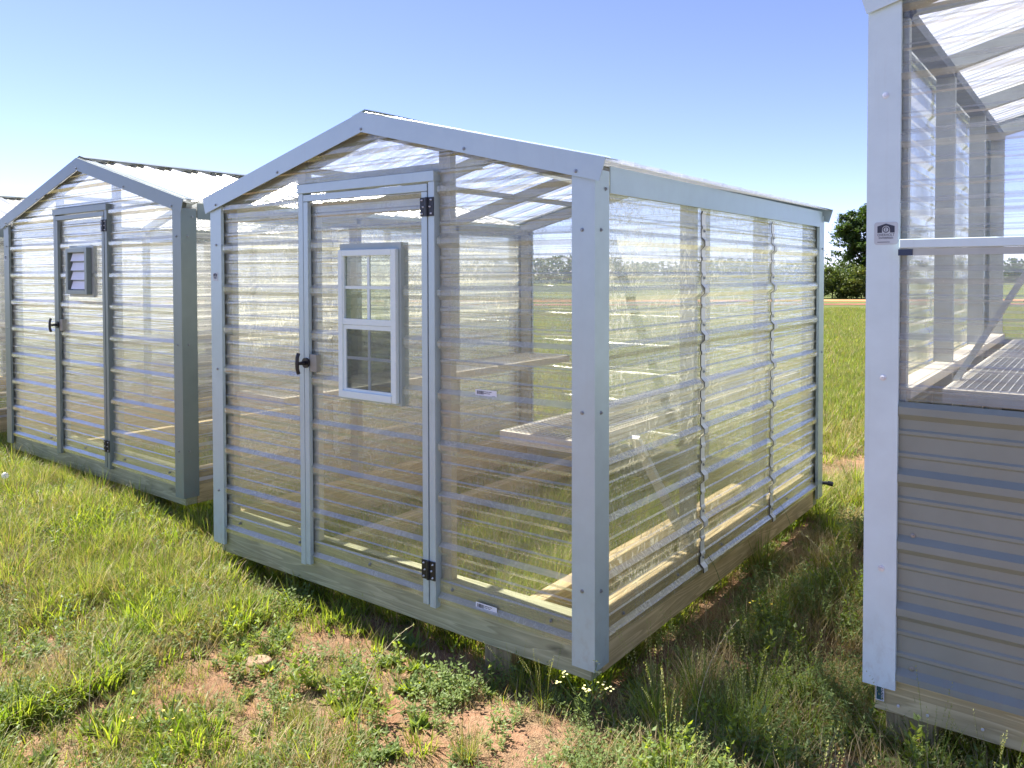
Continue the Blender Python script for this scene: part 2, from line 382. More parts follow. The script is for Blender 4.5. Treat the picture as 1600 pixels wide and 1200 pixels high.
# ------------------------------------------------------------------ greenhouse
def greenhouse(name, loc, W=2.51, L=3.0, zpost=1.85, ze=1.905, rise=.331, trim='trim', clear='clear', clear_side='clear_side', roof='roof',
               wains=None, door=None, window=True, vent=False, seed=0, benches=(), stickers=True, studmat='stud', roof_corr_show=False, rz=0, zbb=-.14, fascia_over=.075, plate_z=1.545, side_detail=True):
    """local frame: x=0 right wall, x=-W left wall, y=0 front, z=0 lowest rib"""
    g = empty(name, loc, rz)
    tm = M[trim]; xr = -W/2; half = W/2
    sl_ = rise/(half+fascia_over)                       # roof slope
    zr = ze-.018+rise                                   # fascia top at ridge
    def ztop(x): return zr-sl_*abs(x-xr)                # top of fascia line
    def zpan(x): return ztop(x)-.03                     # where gable sheet ends
    # ---- base timbers
    zt = .085; zb = zbb
    MB().box(-W+.012, -.012, .010, .092, zb, zt).build('base_board', M['woodxw'] if wains else M['woodx'], g, .003)
    MB().box(-W+.012, -.012, L-.092, L-.004, zb, zt).build('base_board', M['woodx'], g, .003)
    for x0 in (-.096, -W+.008):
        MB().box(x0, x0+.088, .094, L-.094, zb, zt).build('base_board', M['woody'], g, .003)
    for x0 in (-.56, -W+.56):
        MB().box(x0, x0+.085, .094, L-.094, zb-.03, -.05).build('floor_runner', M['woody'], g, .003)
    # bright end grain board behind the corner trim
    # ---- frame
    sm = M[studmat]
    ys = [0.06, L/3, 2*L/3, L-.06]
    for x0, sgn in ((-.022, -1), (-W+.022, 1)):
        for i, y in enumerate(ys):
            x1 = x0+sgn*.075
            MB().box(min(x0, x1), max(x0, x1), y-.02, y+.02, zt, ze-.07).build('wall_stud', sm, g)
        MB().box(min(x0, x0+sgn*.075), max(x0, x0+sgn*.075), .03, L-.03, ze-.12, ze-.075).build('top_plate', M['plate_shade'] if wains else sm, g)
    # diagonal wall braces
    for x0 in (-.06,):
        MB().bar((x0, .45, .74), (x0, L/3+.02, .09), .02, .045, (1, 0, 0)).build('wall_brace', M['seam'], g)
    # rafters and purlins, ceiling braces
    for y in ys:
        for s in (-1, 1):
            MB().bar((xr, y, ztop(xr)-.075), (xr+s*(half-.02), y, ztop(xr+half-.02)-.075), .04, .07).build('rafter', sm, g)
    for k in (.5,):
        for s in (-1, 1):
            x_ = xr+s*half*k
            MB().bar((x_, .03, ztop(x_)-.05), (x_, L-.03, ztop(x_)-.05), .05, .03).build('purlin', sm, g)
    MB().bar((xr, .03, zr-.05), (xr, L-.03, zr-.05), .035, .07).build('ridge_beam', sm, g)
    for s in (-1, 1):
        a = xr+s*(half-.1); b = xr+s*.1
        MB().bar((a, .08, ztop(a)-.115), (b, L/3, ztop(b)-.115), .05, .02).build('ceiling_brace', M['studgrey'], g)
    # rear studs
    for x in (xr-.45, xr+.45):
        MB().box(x-.02, x+.02, L-.1, L-.025, zt, zpan(x)-.05).build('rear_stud', sm, g)
    # ---- front wall
    dx0, dx1 = door['x0'], door['x1']; dz1 = door['z1']; has_door = door.get('show', True)
    for x in ([dx0-.012, dx1+.012] if has_door else [dx0, dx1]):
        s = -1 if x < xr else 1
        a, b = (x-.045, x+.02) if s < 0 else (x-.02, x+.045)
        MB().box(a, b, .022, .06, zt, zpan(x)-.03).build('door_post', sm, g)
    MB().box(dx0, dx1, .024, .058, dz1+.04, dz1+.085).build('door_header', sm, g)
    fr = lambda u, z, o: (u, .006-o, z)
    lf = lambda z: xr-(zr-.03-z)/sl_
    rf_ = lambda z: xr+(zr-.03-z)/sl_
    zw = wains if wains else -.012
    ex = (ze-.05, zpan(dx0), zpan(dx1), dz1, zr-.03)
    def front_piece(a, b, z0, nm='front_sheet', mat=None, z1=None):
        mb = MB(); zmax = z1 if z1 else max(zpan(a), zpan(b), zr-.03 if a < xr < b else -9)
        wall_sheet(mb, fr, a, b, z0, zmax, lf, rf_, ex, seed+a)
        return mb.build(nm, mat or M[clear], g)
    if has_door:
        front_piece(-W+.02, dx0-.01, zw); front_piece(dx1+.01, -.02, zw); front_piece(dx0-.01, dx1+.01, dz1+.03)
    else:
        front_piece(-W+.02, -.02, zw)
    if wains:
        mb = MB(); wall_sheet(mb, lambda u, z, o: (u, .004-o, z), -W+.02, -.02, -.012, wains-.004, seed=seed+5, jit=.001); mb.build('wainscot', M['wainscot'], g)
        mb = MB(); wall_sheet(mb, lambda u, z, o: (o-.004, u, z), .02, L-.02, -.012, wains-.004, seed=seed+6, jit=.001); mb.build('wainscot', M['wainscot'], g)
        mb = MB(); wall_sheet(mb, lambda u, z, o: (-W+.004-o, u, z), .02, L-.02, -.012, wains-.004, seed=seed+7, jit=.001); mb.build('wainscot', M['wainscot'], g)
        mb = MB(); wall_sheet(mb, lambda u, z, o: (u, L-.004+o, z), -W+.02, -.02, -.012, wains-.004, seed=seed+8, jit=.001); mb.build('wainscot', M['wainscot'], g)
        for s_, x0 in ((1, -W+.03), (-1, -.11)):
            MB().box(x0, x0+.08, .05, L-.05, wains+.0, wains+.035).build('wall_rail', M['shelf'], g)
    # ---- side walls
    zs1 = ze-.06
    for nm, to3, sd in (('r', lambda u, z, o: (o-.006, u, z), 1), ('l', lambda u, z, o: (-W+.006-o, u, z), 2)):
        ycuts = [.02, L/3+.015, 2*L/3+.015, L-.02]
        for i in range(3):
            mb = MB(); wall_sheet(mb, to3, ycuts[i], ycuts[i+1], zw, zs1, seed=seed+sd*10+i)
            mb.build('side_sheet', M[clear_side], g)
            if i and side_detail:
                # metal seam strip that follows the ribs, dark gasket line on its near edge
                br, at = prof_breaks(zw, zs1)
                for (a, b, off, mt, n2) in ((.0, .045, .004, M['seam'], 'seam_strip'), (-.0055, .0, .0035, M['dark'], 'seam_gasket')):
                    mb = MB(); rows = []
                    for z, o in [q for q in br if q[0] < ze-.150]+[(ze-.150, at(ze-.150))]:
                        o2 = o+off
                        sx = 1 if sd == 1 else -1
                        base = -.006 if sd == 1 else -W+.006
                        ja = .003*wob(z*9, i, 4) if b == 0. else 0
                        rows.append([(base+sx*o2, ycuts[i]+a+ja, z), (base+sx*o2, ycuts[i]+b, z), (base+sx*(o2+.0025), ycuts[i]+b, z), (base+sx*(o2+.0025), ycuts[i]+a+ja, z)])
                    vs = [v for r_ in rows for v in r_]; fs = []
                    for k in range(len(rows)-1):
                        for q in range(4): fs.append((k*4+q, k*4+(q+1)%4, (k+1)*4+(q+1)%4, (k+1)*4+q))
                    fs += [(3, 2, 1, 0), tuple(len(vs)-4+q for q in range(4))]
                    mb.add(vs, fs).build(n2, mt, g)
                if sd == 1:
                    for k in range(8):
                        screw(g, (.004, ycuts[i]+.022, k*S+.058), (1, 0, 0), M['screw'], .007)
    mb = MB(); wall_sheet(mb, lambda u, z, o: (u, L-.006+o, z), -W+.02, -.02, zw, zr-.03, lf, rf_, ex, seed+40)
    mb.build('rear_sheet', M[clear_side], g)
    # ---- roof sheets, ribs run down the slope
    ov = fascia_over-.005
    for s in (-1, 1):
        br, at = prof_breaks(-.015, L+.015)
        mb = MB(); ns = 14; rows = []
        for y, o in br:
            row = []
            for k in range(ns+1):
                d = .01+(half+ov-.01)*k/ns; x = xr+s*d
                row.append((x, y, ztop(x)-.012+o*.9+.0015*wob(x*2, y*2, 8)))
            rows.append(row)
        n = ns+1
        mb.add([v for r_ in rows for v in r_], [(i*n+j, (i+1)*n+j, (i+1)*n+j+1, i*n+j+1) for i in range(len(rows)-1) for j in range(ns)])
        mb.build('roof_sheet', M[roof], g)
    # ridge cap
    cap = MB(); zc = zr+.018
    for s in (-1, 1):
        cap.prism([(xr, -.01, zc), (xr+s*.09, -.01, zc-.09*sl_), (xr+s*.09, -.01, zc-.09*sl_-.003), (xr, -.01, zc-.003)], (0, L+.02, 0))
    cap.build('ridge_cap', tm, g)
    # ---- gable fascia, front and rear
    fh = .094
    for y0, y1 in ((-.034, -.002), (L+.002, L+.034)):
        for s in (-1, 1):
            xe = xr+s*(half+fascia_over); ze_ = ztop(xe)
            xb = xe-s*.027
            yo = y0 if y0 < 0 else y1
            yi = y1 if y0 < 0 else y0
            th = .004 if y0 < 0 else -.004
            mb = MB()
            mb.prism([(xr, yo, zr), (xe, yo, ze_), (xb, yo, ztop(xb)-fh), (xr, yo, zr-fh)], (0, th, 0))       # face
            mb.prism([(xr, yo+th, zr), (xe, yo+th, ze_), (xe, yo+th, ze_-.004), (xr, yo+th, zr-.004)], (0, (yi-yo)-th+(.06 if y0 < 0 else -.06), 0))  # top return
            mb.build('gable_fascia', tm, g)
            if y0 < 0:
                for q in (.045, .5, .94) if s > 0 else (.5, .94):
                    x = xr+s*(half+.02)*q; x = xr if q == .045 else x
                    screw(g, (x, yo, ztop(x)-.075+(.0 if q != .045 else -.005)), (0, -1, 0), M['screw'], .008)
    # ---- eave fascia on the sides
    for s, x in ((1, .0175), (-1, -W-.0175)):
        mb = MB(); mb.box(min(x, x+s*.004), max(x, x+s*.004), .096, L-.03, ze-.139, ze-.034)
        mb.build('eave_fascia', tm, g)
        screw(g, (x+s*.004, .06, ze-.125), (s, 0, 0), M['screw'], .008)
    # ---- corner posts, folded L trims
    fw_, sw_ = .104, .108
    pb = -.084 if not wains else -.046
    zpx = zpost
    for s, x in ((1, .0205), (-1, -W-.0205)):
        for f, y in ((1, -.0195), (-1, L+.0195)):
            mb = MB(); t = .003
            xi = x-s*fw_; yi = y+f*sw_
            mb.prism([(x, y, pb), (xi, y, pb), (xi, y+f*.018, pb), (xi+s*t, y+f*.018, pb), (xi+s*t, y+f*t, pb), (x-s*t, y+f*t, pb), (x-s*t, yi-f*t, pb), (x-s*.018, yi-f*t, pb), (x-s*.018, yi, pb), (x, yi, pb)], (0, 0, zpx-pb-(0 if f > 0 else .01)))
            o = mb.build('corner_post', tm, g)
            bm = bmesh.new(); bm.from_mesh(o.data); bmesh.ops.recalc_face_normals(bm, faces=bm.faces); bm.to_mesh(o.data); bm.free()
            for zq in (.22, .915, 1.62) if not wains else (.365, 1.02, 1.975):
                if f > 0:
                    sm_ = M['whitescrew'] if wains else M['screw']
                    screw(g, (x-s*.057, y, zq), (0, -1, 0), sm_, .008 if not wains else .011)
                screw(g, (x, y+f*.045, zq), (s, 0, 0), M['screw'], .008)
    # screws through the bottom rib strip
    for i in range(5):
        x = -W+.2+i*(W-.4)/4
        if not wains: screw(g, (x, .004, .052), (0, -1, 0), M['screw'], .008)
    for i in range(6):
        screw(g, (-.004, .25+i*(L-.4)/5, .05), (1, 0, 0), M['screw'], .008)
    # ---- door
    if has_door:
        d = MB(); zb2 = -.042
        yj = -.021
        for x0, x1 in ((dx0, dx0+.036), (dx1-.036, dx1)):
            MB().box(x0, x1, yj, .02, zb2, dz1).build('door_jamb', tm, g, .0015)
        MB().box(dx0-.004, dx1+.002, yj-.006, .022, dz1, dz1+.046).build('door_head_trim', tm, g, .0015)
        dg = empty('door', (0, 0, 0)); dg.parent = g
        a, b = dx0+.042, dx1-.042; zd0, zd1 = -.034, dz1-.008
        for x0, x1 in ((a, a+.034), (b-.034, b)):
            MB().box(x0, x1, yj-.002, .0, zd0, zd1-.036).build('door_stile', tm, dg, .0015)
        MB().box(a, b, yj-.002, .0, zd1-.034, zd1).build('door_rail', tm, dg, .0015)
        for x0, x1 in ((a+.004, a+.062), (b-.062, b-.004)):
            MB().box(x0, x1, .016, .045, .0, zd1-.04).build('door_frame', M['studgrey'], dg)
        for z0_, z1_ in ((.0, .085), (zd1-.11, zd1-.04)):
            MB().box(a+.064, b-.064, .017, .044, z0_, z1_).build('door_frame', M['studgrey'], dg)
        mb = MB(); wall_sheet(mb, lambda u, z, o: (u, .004-o*.8, z), a+.034, b-.034, -.012, zd1-.036, seed=seed+77); mb.build('door_sheet', M[clear], dg)
        # hinges
        for zz in (dz1-.112, .125):
            xc = dx1-.0385; h = MB()
            h.box(xc-.040, xc-.007, yj-.0068, yj-.0022, zz-.042, zz+.042); h.box(xc+.007, xc+.040, yj-.0058, yj-.0012, zz-.042, zz+.042)
            h.tube([(xc, yj-.008, zz-.042), (xc, yj-.008, zz+.042)], .0075, 8)
            ho = h.build('hinge', M['black'], dg)
            for dx_ in (-.027, .027):
                for dz_ in (-.03, 0, .03): screw(ho, (xc+dx_*(1 if dz_ else .75), yj-.0065, zz+dz_), (0, -1, 0), M['whitescrew'], .0042)
        # T handle
        zh = dz1-.86; xh = a+.017
        hd = MB(); hd.tube([(xh, yj, zh), (xh, yj-.012, zh)], .026, 14); hd.tube([(xh, yj-.012, zh), (xh, yj-.05, zh)], .011, 10, .009)
        hd.tube([(xh, yj-.052, zh-.052), (xh, yj-.060, zh-.03), (xh, yj-.062, zh), (xh, yj-.060, zh+.03), (xh, yj-.052, zh+.052)], .0095, 8)
        hd.build('handle', M['black'], dg, smooth=False)
        MB().box(a+.038, a+.088, -.0195, .012, zh-.045, zh+.045).build('latch_block', M['stud'], dg, .002)
        if window:
            x0, x1, z0_, z1_ = window
            wn = empty('door_window', (0, 0, 0)); wn.parent = dg
            # backing frame between sheet and window
            bk = MB()
            for q in ((x0-.01, x1+.014, z1_-.012, z1_+.03), (x0-.01, x1+.014, z0_-.012, z0_+.012)): bk.box(q[0], q[1], -.018, .03, q[2], q[3])
            for q in ((x0-.01, x0+.012), (x1-.012, x1+.014)): bk.box(q[0], q[1], -.0185, .0305, z0_+.012, z1_-.012)
            bk.build('window_backing', M['backing'], wn)
            y0_, y1_ = -.042, -.0195; fwid = .030
            fm = MB()
            fm.box(x0, x0+fwid, y0_, y1_, z0_, z1_); fm.box(x1-fwid, x1, y0_, y1_, z0_, z1_)
            fm.box(x0+fwid, x1-fwid, y0_, y1_, z1_-fwid, z1_); fm.box(x0+fwid, x1-fwid, y0_-.004, y1_, z0_, z0_+fwid+.004)
            fm.build('window_frame', M['vinyl'], wn, .002)
            zm = z0_+(z1_-z0_)*.50
            us = MB(); ux0, ux1, uz0, uz1 = x0+fwid, x1-fwid, zm, z1_-fwid
            us.box(ux0, ux1, y0_+.004, y1_-.002, uz0-.002, uz0+.026)
            us.box(ux0, ux0+.008, y0_+.005, y1_-.003, uz0+.026, uz1); us.box(ux1-.008, ux1, y0_+.005, y1_-.003, uz0+.026, uz1)
            xm = (ux0+ux1)/2+.006
            us.box(xm-.008, xm+.008, y0_+.012, y0_+.020, uz0+.026, uz1)
            zm2 = (uz0+.026+uz1)/2
            us.box(ux0+.008, xm-.008, y0_+.0125, y0_+.0195, zm2-.007, zm2+.007); us.box(xm+.008, ux1-.008, y0_+.0125, y0_+.0195, zm2-.007, zm2+.007)
            us.build('upper_sash', M['vinyl'], wn)
            ls = MB(); lz0, lz1 = z0_+fwid+.004, uz0-.004
            for q in ((ux0, ux0+.018, lz0, lz1), (ux1-.010, ux1, lz0, lz1)): ls.box(q[0], q[1], y0_+.008, y1_, q[2], q[3])
            ls.box(ux0+.018, ux1-.010, y0_+.008, y1_, lz1-.02, lz1); ls.box(ux0+.018, ux1-.010, y0_+.008, y1_, lz0, lz0+.012)
            ls.build('lower_sash', M['vinyl'], wn)
            # muntins of the sash behind the screen
            mu = MB(); mu.box(xm-.008, xm+.008, y1_-.008, y1_-.002, lz0+.012, lz1-.02)
            zq = (lz0+lz1)/2; mu.box(ux0+.018, xm-.008, y1_-.0075, y1_-.0025, zq-.007, zq+.007); mu.box(xm+.008, ux1-.01, y1_-.0075, y1_-.0025, zq-.007, zq+.007)
            mu.build('muntin', M['vinyl'], wn)
            MB().box(ux0+.018, ux1-.01, y0_+.0145, y0_+.015, lz0+.012, lz1-.02).build('screen', M['screen'], wn)
            MB().box(ux0+.008, ux1-.008, y0_+.0155, y0_+.0165, uz0+.026, uz1).build('glass_pane', M['glass'], wn)
            MB().box(ux0+.018, ux1-.01, y1_-.006, y1_-.005, lz0+.012, lz1-.02).build('glass_pane', M['glass'], wn)
        if vent:
            x0, x1, z0_, z1_ = vent
            vn = empty('louver_vent', (0, 0, 0)); vn.parent = dg
            fm = MB(); f_ = .034
            fm.box(x0, x0+f_, -.05, -.012, z0_, z1_); fm.box(x1-f_, x1, -.05, -.012, z0_, z1_)
            fm.box(x0+f_, x1-f_, -.05, -.012, z1_-f_, z1_); fm.box(x0+f_, x1-f_, -.05, -.012, z0_, z0_+f_)
            fm.build('vent_frame', tm, vn, .002)
            sl2 = MB(); nn = 4; hh = (z1_-z0_-2*f_)/nn
            for i in range(nn):
                zc_ = z0_+f_+hh*(i+.5); xx0, xx1 = x0+f_+.03, x1-f_-.004
                sl2.prism([(xx0, -.040, zc_-hh*.42), (xx0, -.022, zc_+hh*.42), (xx0, -.019, zc_+hh*.42), (xx0, -.037, zc_-hh*.42)], (xx1-xx0, 0, 0))
            sl2.build('louver_slats', M['louver'], vn)
            hs = MB(); hs.box(x0-.02, x1+.03, -.0115, .016, z0_-.02, z1_+.02); hs.build('vent_backing', M['studgrey'], vn)
    # ---- benches
    for (bx0, bx1, by0, by1, bz) in benches:
        bn = empty('bench', (0, 0, 0)); bn.parent = g
        rl = MB(); t = .038; h = .05
        rl.box(bx0, bx0+t, by0, by1, bz-h, bz); rl.box(bx1-t, bx1, by0, by1, bz-h, bz)
        rl.box(bx0+t, bx1-t, by0, by0+t, bz-h, bz); rl.box(bx0+t, bx1-t, by1-t, by1, bz-h, bz)
        ny = max(2, int((by1-by0)/.6))
        for i in range(1, ny):
            y = by0+(by1-by0)*i/ny; rl.box(bx0+t, bx1-t, y-.015, y+.015, bz-h, bz-.008)
        rl.build('bench_frame', M['shelf'], bn)
        ms = MB(); st_ = .026
        y = by0+.02
        while y < by1-.02: ms.box(bx0+.01, bx1-.01, y-.0012, y+.0012, bz+.001, bz+.0034); y += st_
        x = bx0+.02
        while x < bx1-.01: ms.box(x-.0012, x+.0012, by0+.01, by1-.01, bz+.0036, bz+.006); x += st_
        ms.build('bench_mesh', M['mesh'], bn)
    return g

gA = greenhouse('greenhouse', (0, 0, 0), benches=((-.50, -.10, .06, 2.9, .78), (-2.41, -1.98, .06, 2.9, .78)),
                door=dict(x0=-1.741, x1=-.802, z1=1.862), window=(-1.418, -1.024, .856, 1.569), seed=1)
tag(gA, 'clear ribbed greenhouse with light grey trim and a white double-hung window in its door', 'greenhouse')
maker_plate(gA, -2.485, 1.44, -.0198, .62)
barcode_sticker(gA, -.526, .945, -.002, 1)
barcode_sticker(gA, -.526, .026, -.004, 2)
# black plug on the rear corner
pg = MB(); pg.tube([(.0, 3.03, .0), (.05, 3.04, .005)], .012, 8); pg.tube([(.05, 3.04, .005), (.085, 3.045, .0)], .017, 8)
pg.build('corner_plug', M['black'], gA)

gB = greenhouse('greenhouse', (-3.214, .209, .081), W=2.86, L=3.6, zpost=1.80, ze=1.872, rise=.399, trim='trim_dark', clear='clear_b', clear_side='clear_b', roof='roof_white',
                door=dict(x0=-1.876, x1=-.985, z1=1.84), window=None, vent=(-1.60, -1.25, 1.225, 1.575), seed=3, studmat='studgrey', rz=R(-1.2),
                benches=((-.52, -.10, .06, 3.4, .78), (-2.76, -2.3, .06, 3.4, .78)))
tag(gB, 'clear greenhouse with dark taupe trim and a small square louvre vent in its door', 'greenhouse')
maker_plate(gB, -2.845, 1.52, -.0198, .62)
gD = copy_tree(gB); gD.location = (-6.90, .30, .081)
tag(gD, 'white-roofed greenhouse cut off by the left edge, only its roof corner showing', 'greenhouse')

WC = 3.1
gC = greenhouse('greenhouse', (.944+WC-.008, .310, .076), W=WC, L=3.2, zpost=2.285, ze=2.36, rise=.42, fascia_over=.05, trim='trim_white', clear='clear_new', clear_side='clear_new', roof='roof_c',
                door=dict(x0=-1.4, x1=-.5, z1=1.9, show=False), window=None, wains=.945, seed=5, studmat='studgrey', benches=((-2.93, -2.1, .30, 3.0, .955), (-1.0, -.1, .30, 3.0, .955)), rz=0)
tag(gC, 'taller greenhouse with white trim and tan ribbed lower walls at the right edge', 'greenhouse')
maker_plate(gC, -WC+.042, 1.510, -.0198, 1.0)
# white vent flap rail across the front, dark strip under its end
bl = MB(); bl.box(-WC+.088, -.9, -.045, -.018, 1.458, 1.488); bl.build('vent_rail', M['trim_white'], gC, .002)
MB().box(-WC+.088, -.9, -.038, -.0185, 1.434, 1.4565).build('vent_rail_lip', M['studgrey'], gC)
MB().box(-WC+.084, -WC+.128, -.0415, -.0385, 1.434, 1.4545).build('rail_end_cap', plain('navy_cap', (.03, .05, .1), .5), gC)
MB().bar((-WC+.16, .6, .93), (-WC+.50, .6, 1.56), .02, .06, (0, 1, 0)).build('shelf_brace', M['studgrey'], gC)
lb = MB(); lb.box(-WC-.001, -WC+.040, -.0005, .0035, -.10, -.04)
tl_ = MB().box(-WC+.018, -WC+.045, .0020, .0035, -.104, -.035).build('treatment_tag', M['sticker'], gC)
MB().box(-WC+.0205, -WC+.0425, .0014, .0020, -.101, -.038).build('tag_print', M['teal'], tl_)
tx = text_mesh('TREATED', .013, M['sticker'], tl_, (-WC+.036, .0014, -.072), (R(90), R(90), 0), 'tag_lettering')
for (px_, pz_) in ((.09, -.105), (.18, -.108), (.34, -.10)):
    screw(gC, (-WC+px_, .0035, pz_), (0, -1, 0), M['whitescrew'], .005)

for (u_, z_) in ((.13, .035), (.13, .49), (.75, .49), (1.35, .49), (.75, .035), (1.35, .035)):
    screw(gC, (-WC+u_, .0035, z_), (0, -1, 0), M['screw'], .008)
# blocks under the greenhouses
def block(loc, dims, label, rz=0):
    b = MB().box(-dims[0]/2, dims[0]/2, 0, dims[1], 0, dims[2]).build('support_block', M['woodblk'], None, .004)
    b.location = loc; b.rotation_euler = (0, 0, rz); tag(b, label, 'block', 'wooden blocks under the greenhouses'); return b
# ground height
def gz(x, y):
    d = math.hypot(x-1.5, y+2.6)
    k = max(0, 1-d/40)
    z = -.25+.05*min(1, max(0, (x-.55)/.5))*min(1, max(0, 4-y)) if y < 4 else -.25
    t = min(1, max(0, (-2.6-x)/1.2))*max(0, min(1, (9-y)/4))
    z = z+.09*t if x < 0 else z
    return z+k*(.018*mnoise.noise(Vector((x*.9, y*.9, 0)))+.008*mnoise.noise(Vector((x*3.3, y*3.3, 2))))
def blk(x, y, ztop, dx, dy, label):
    b = gz(x, y)-.03; block((x, y, b), (dx, dy, ztop-b), label)
blk(-.50, .035, -.1405, .14, .2, 'wooden block under the front board near the right corner of the middle greenhouse')
blk(-2.12, .10, -.1405, .2, .2, 'wooden block under the front board near the left end of the middle greenhouse')
blk(1.06, .345, -.0655, .16, .2, 'brown wooden block under the tan-walled greenhouse at the right edge')
blk(-.2, 2.8, -.1405, .16, .18, 'wooden block under the rear corner of the middle greenhouse')

# ------------------------------------------------------------------ ground
def px2w(px, py, z=-.25):
    d = fw+r2*((px-803.5)/1239.3)-u2*((py-459.3)/1239.3)
    t = (z-cam.location.z)/d.z; return cam.location+d*t
def grid_axis(lo, hi, near_lo, near_hi, fine, coarse):
    a = list(np.arange(near_lo, near_hi, fine)); v = near_lo; st = fine
    left = []
    while v > lo: st = min(coarse, st*1.35); v -= st; left.append(v)
    v = near_hi; right = [near_hi]; st = fine
    while v < hi: st = min(coarse, st*1.35); v += st; right.append(v)
    return left[::-1]+a+right
xs = grid_axis(-900, 900, -7.5, 3.2, .055, 90); ysg = grid_axis(-60, 1400, -3.2, 6.5, .055, 90)
gv = [(x, y, gz(x, y)) for y in ysg for x in xs]; nx = len(xs)
gf = [(j*nx+i, j*nx+i+1, (j+1)*nx+i+1, (j+1)*nx+i) for j in range(len(ysg)-1) for i in range(nx-1)]
gm = bpy.data.meshes.new('ground'); gm.from_pydata(gv, [], gf)
for p in gm.polygons: p.use_smooth = True
m, nt, b = newmat('clay_and_turf')
v1 = coords(nt, (1, 1, 1))
n1 = noise(nt, v1, 1.3, 6, .6); n2 = noise(nt, v1, 28, 5, .65); n3 = noise(nt, v1, 160, 3, .6); nf = noise(nt, v1, .12, 5, .6)
mixn = mathn(nt, 'ADD', mathn(nt, 'MULTIPLY', n1, .5), mathn(nt, 'MULTIPLY', n2, .5))
soil = ramp(nt, mixn, [(.3, (.19, .09, .05)), (.5, (.37, .21, .125)), (.68, (.52, .34, .22))])
mulch = ramp(nt, n3, [(.35, (.10, .065, .035)), (.5, (.24, .16, .09)), (.68, (.42, .33, .19))])
mxs = N(nt, 'ShaderNodeMixRGB'); nt.links.new(ramp(nt, noise(nt, v1, 5, 4, .6), [(.42, 0), (.6, 1)]), mxs.inputs[0])
nt.links.new(soil, mxs.inputs[1]); nt.links.new(mulch, mxs.inputs[2])
far = ramp(nt, mathn(nt, 'ADD', mathn(nt, 'MULTIPLY', nf, .5), mathn(nt, 'MULTIPLY', noise(nt, v1, 1.1, 6, .7), .5)), [(.35, (.085, .12, .03)), (.55, (.15, .17, .055)), (.7, (.22, .20, .09))])
geo = N(nt, 'ShaderNodeNewGeometry'); ln = N(nt, 'ShaderNodeVectorMath', operation='LENGTH'); nt.links.new(geo.outputs['Position'], ln.inputs[0])
mxf = N(nt, 'ShaderNodeMixRGB'); nt.links.new(ramp(nt, mathn(nt, 'DIVIDE', ln.outputs['Value'], 40.), [(.12, 0), (.35, 1)]), mxf.inputs[0])
nt.links.new(mxs.outputs[0], mxf.inputs[1]); nt.links.new(far, mxf.inputs[2]); nt.links.new(mxf.outputs[0], b.inputs['Base Color'])
b.inputs['Roughness'].default_value = .95; b.inputs['Specular IOR Level'].default_value = .15
nt.links.new(bump(nt, mathn(nt, 'ADD', n2, mathn(nt, 'MULTIPLY', n3, .5)), .9, .03), b.inputs['Normal'])
gm.materials.append(m)
ground = bpy.data.objects.new('ground', gm); C.objects.link(ground); tag(ground, 'reddish clay ground under patchy grass', kind='structure')
# dirt road across the field, two bands
def road(name, q0, q1, wd, mat, label, seed):
    p0, p1 = Vector(q0), Vector(q1); d = (p1-p0); n = Vector((-d.y, d.x)).normalized(); mb = MB(); K = 160; vs = []
    for i in range(K+1):
        c = p0+d*i/K; a = wd/2*(1+.25*mnoise.noise(Vector((i*.21, seed, 0)))); e = wd/2*(1+.25*mnoise.noise(Vector((i*.23, seed, 5))))
        for t in (-a, e): q = c+n*t; vs.append((q.x, q.y, gz(q.x, q.y)+.02))
    mb.add(vs, [(2*i, 2*i+1, 2*i+3, 2*i+2) for i in range(K)])
    return tag(mb.build(name, mat), label, kind='structure')
cdir = Vector((fw.x, fw.y)).normalized(); cr = Vector((rt.x, rt.y)).normalized(); cp = Vector((cam.location.x, cam.location.y))
def at_depth(lat, dep): return cp+cdir*dep+cr*lat
road('dirt_road', at_depth(-90, 52), at_depth(95, 49), 3.8, plain('orange_clay', (.46, .22, .09), .95, 0, .15, 1.5), 'orange clay road across the field', 1)
road('dirt_bank', at_depth(-90, 45), at_depth(95, 43.2), 1.9, plain('red_clay', (.24, .09, .05), .95, 0, .3, 1.5), 'dark red clay bank in front of the road', 2)

# ------------------------------------------------------------------ vegetation
def leafmat(name, c, c2, trans=.45, rough=.5, hue=.0):
    m = bpy.data.materials.new(name); m.use_nodes = True; nt = m.node_tree; nt.nodes.clear(); out = N(nt, 'ShaderNodeOutputMaterial')
    at = N(nt, 'ShaderNodeAttribute', attribute_name='tint'); oi = N(nt, 'ShaderNodeObjectInfo')
    f = mathn(nt, 'ADD', mathn(nt, 'MULTIPLY', at.outputs['Fac'], .65), mathn(nt, 'MULTIPLY', oi.outputs['Random'], .35))
    col = ramp(nt, f, [(0.05, c), (.95, c2)])
    df = N(nt, 'ShaderNodeBsdfPrincipled'); df.inputs['Roughness'].default_value = rough; df.inputs['Specular IOR Level'].default_value = .35
    nt.links.new(col, df.inputs['Base Color'])
    tl = N(nt, 'ShaderNodeBsdfTranslucent')
    br = N(nt, 'ShaderNodeMixRGB', blend_type='MULTIPLY'); br.inputs[0].default_value = 1; br.inputs[2].default_value = (1.5, 1.45, .7, 1)
    nt.links.new(col, br.inputs[1]); nt.links.new(br.outputs[0], tl.inputs[0])
    mx = N(nt, 'ShaderNodeMixShader'); mx.inputs[0].default_value = trans
    nt.links.new(df.outputs[0], mx.inputs[1]); nt.links.new(tl.outputs[0], mx.inputs[2]); nt.links.new(mx.outputs[0], out.inputs[0])
    return m
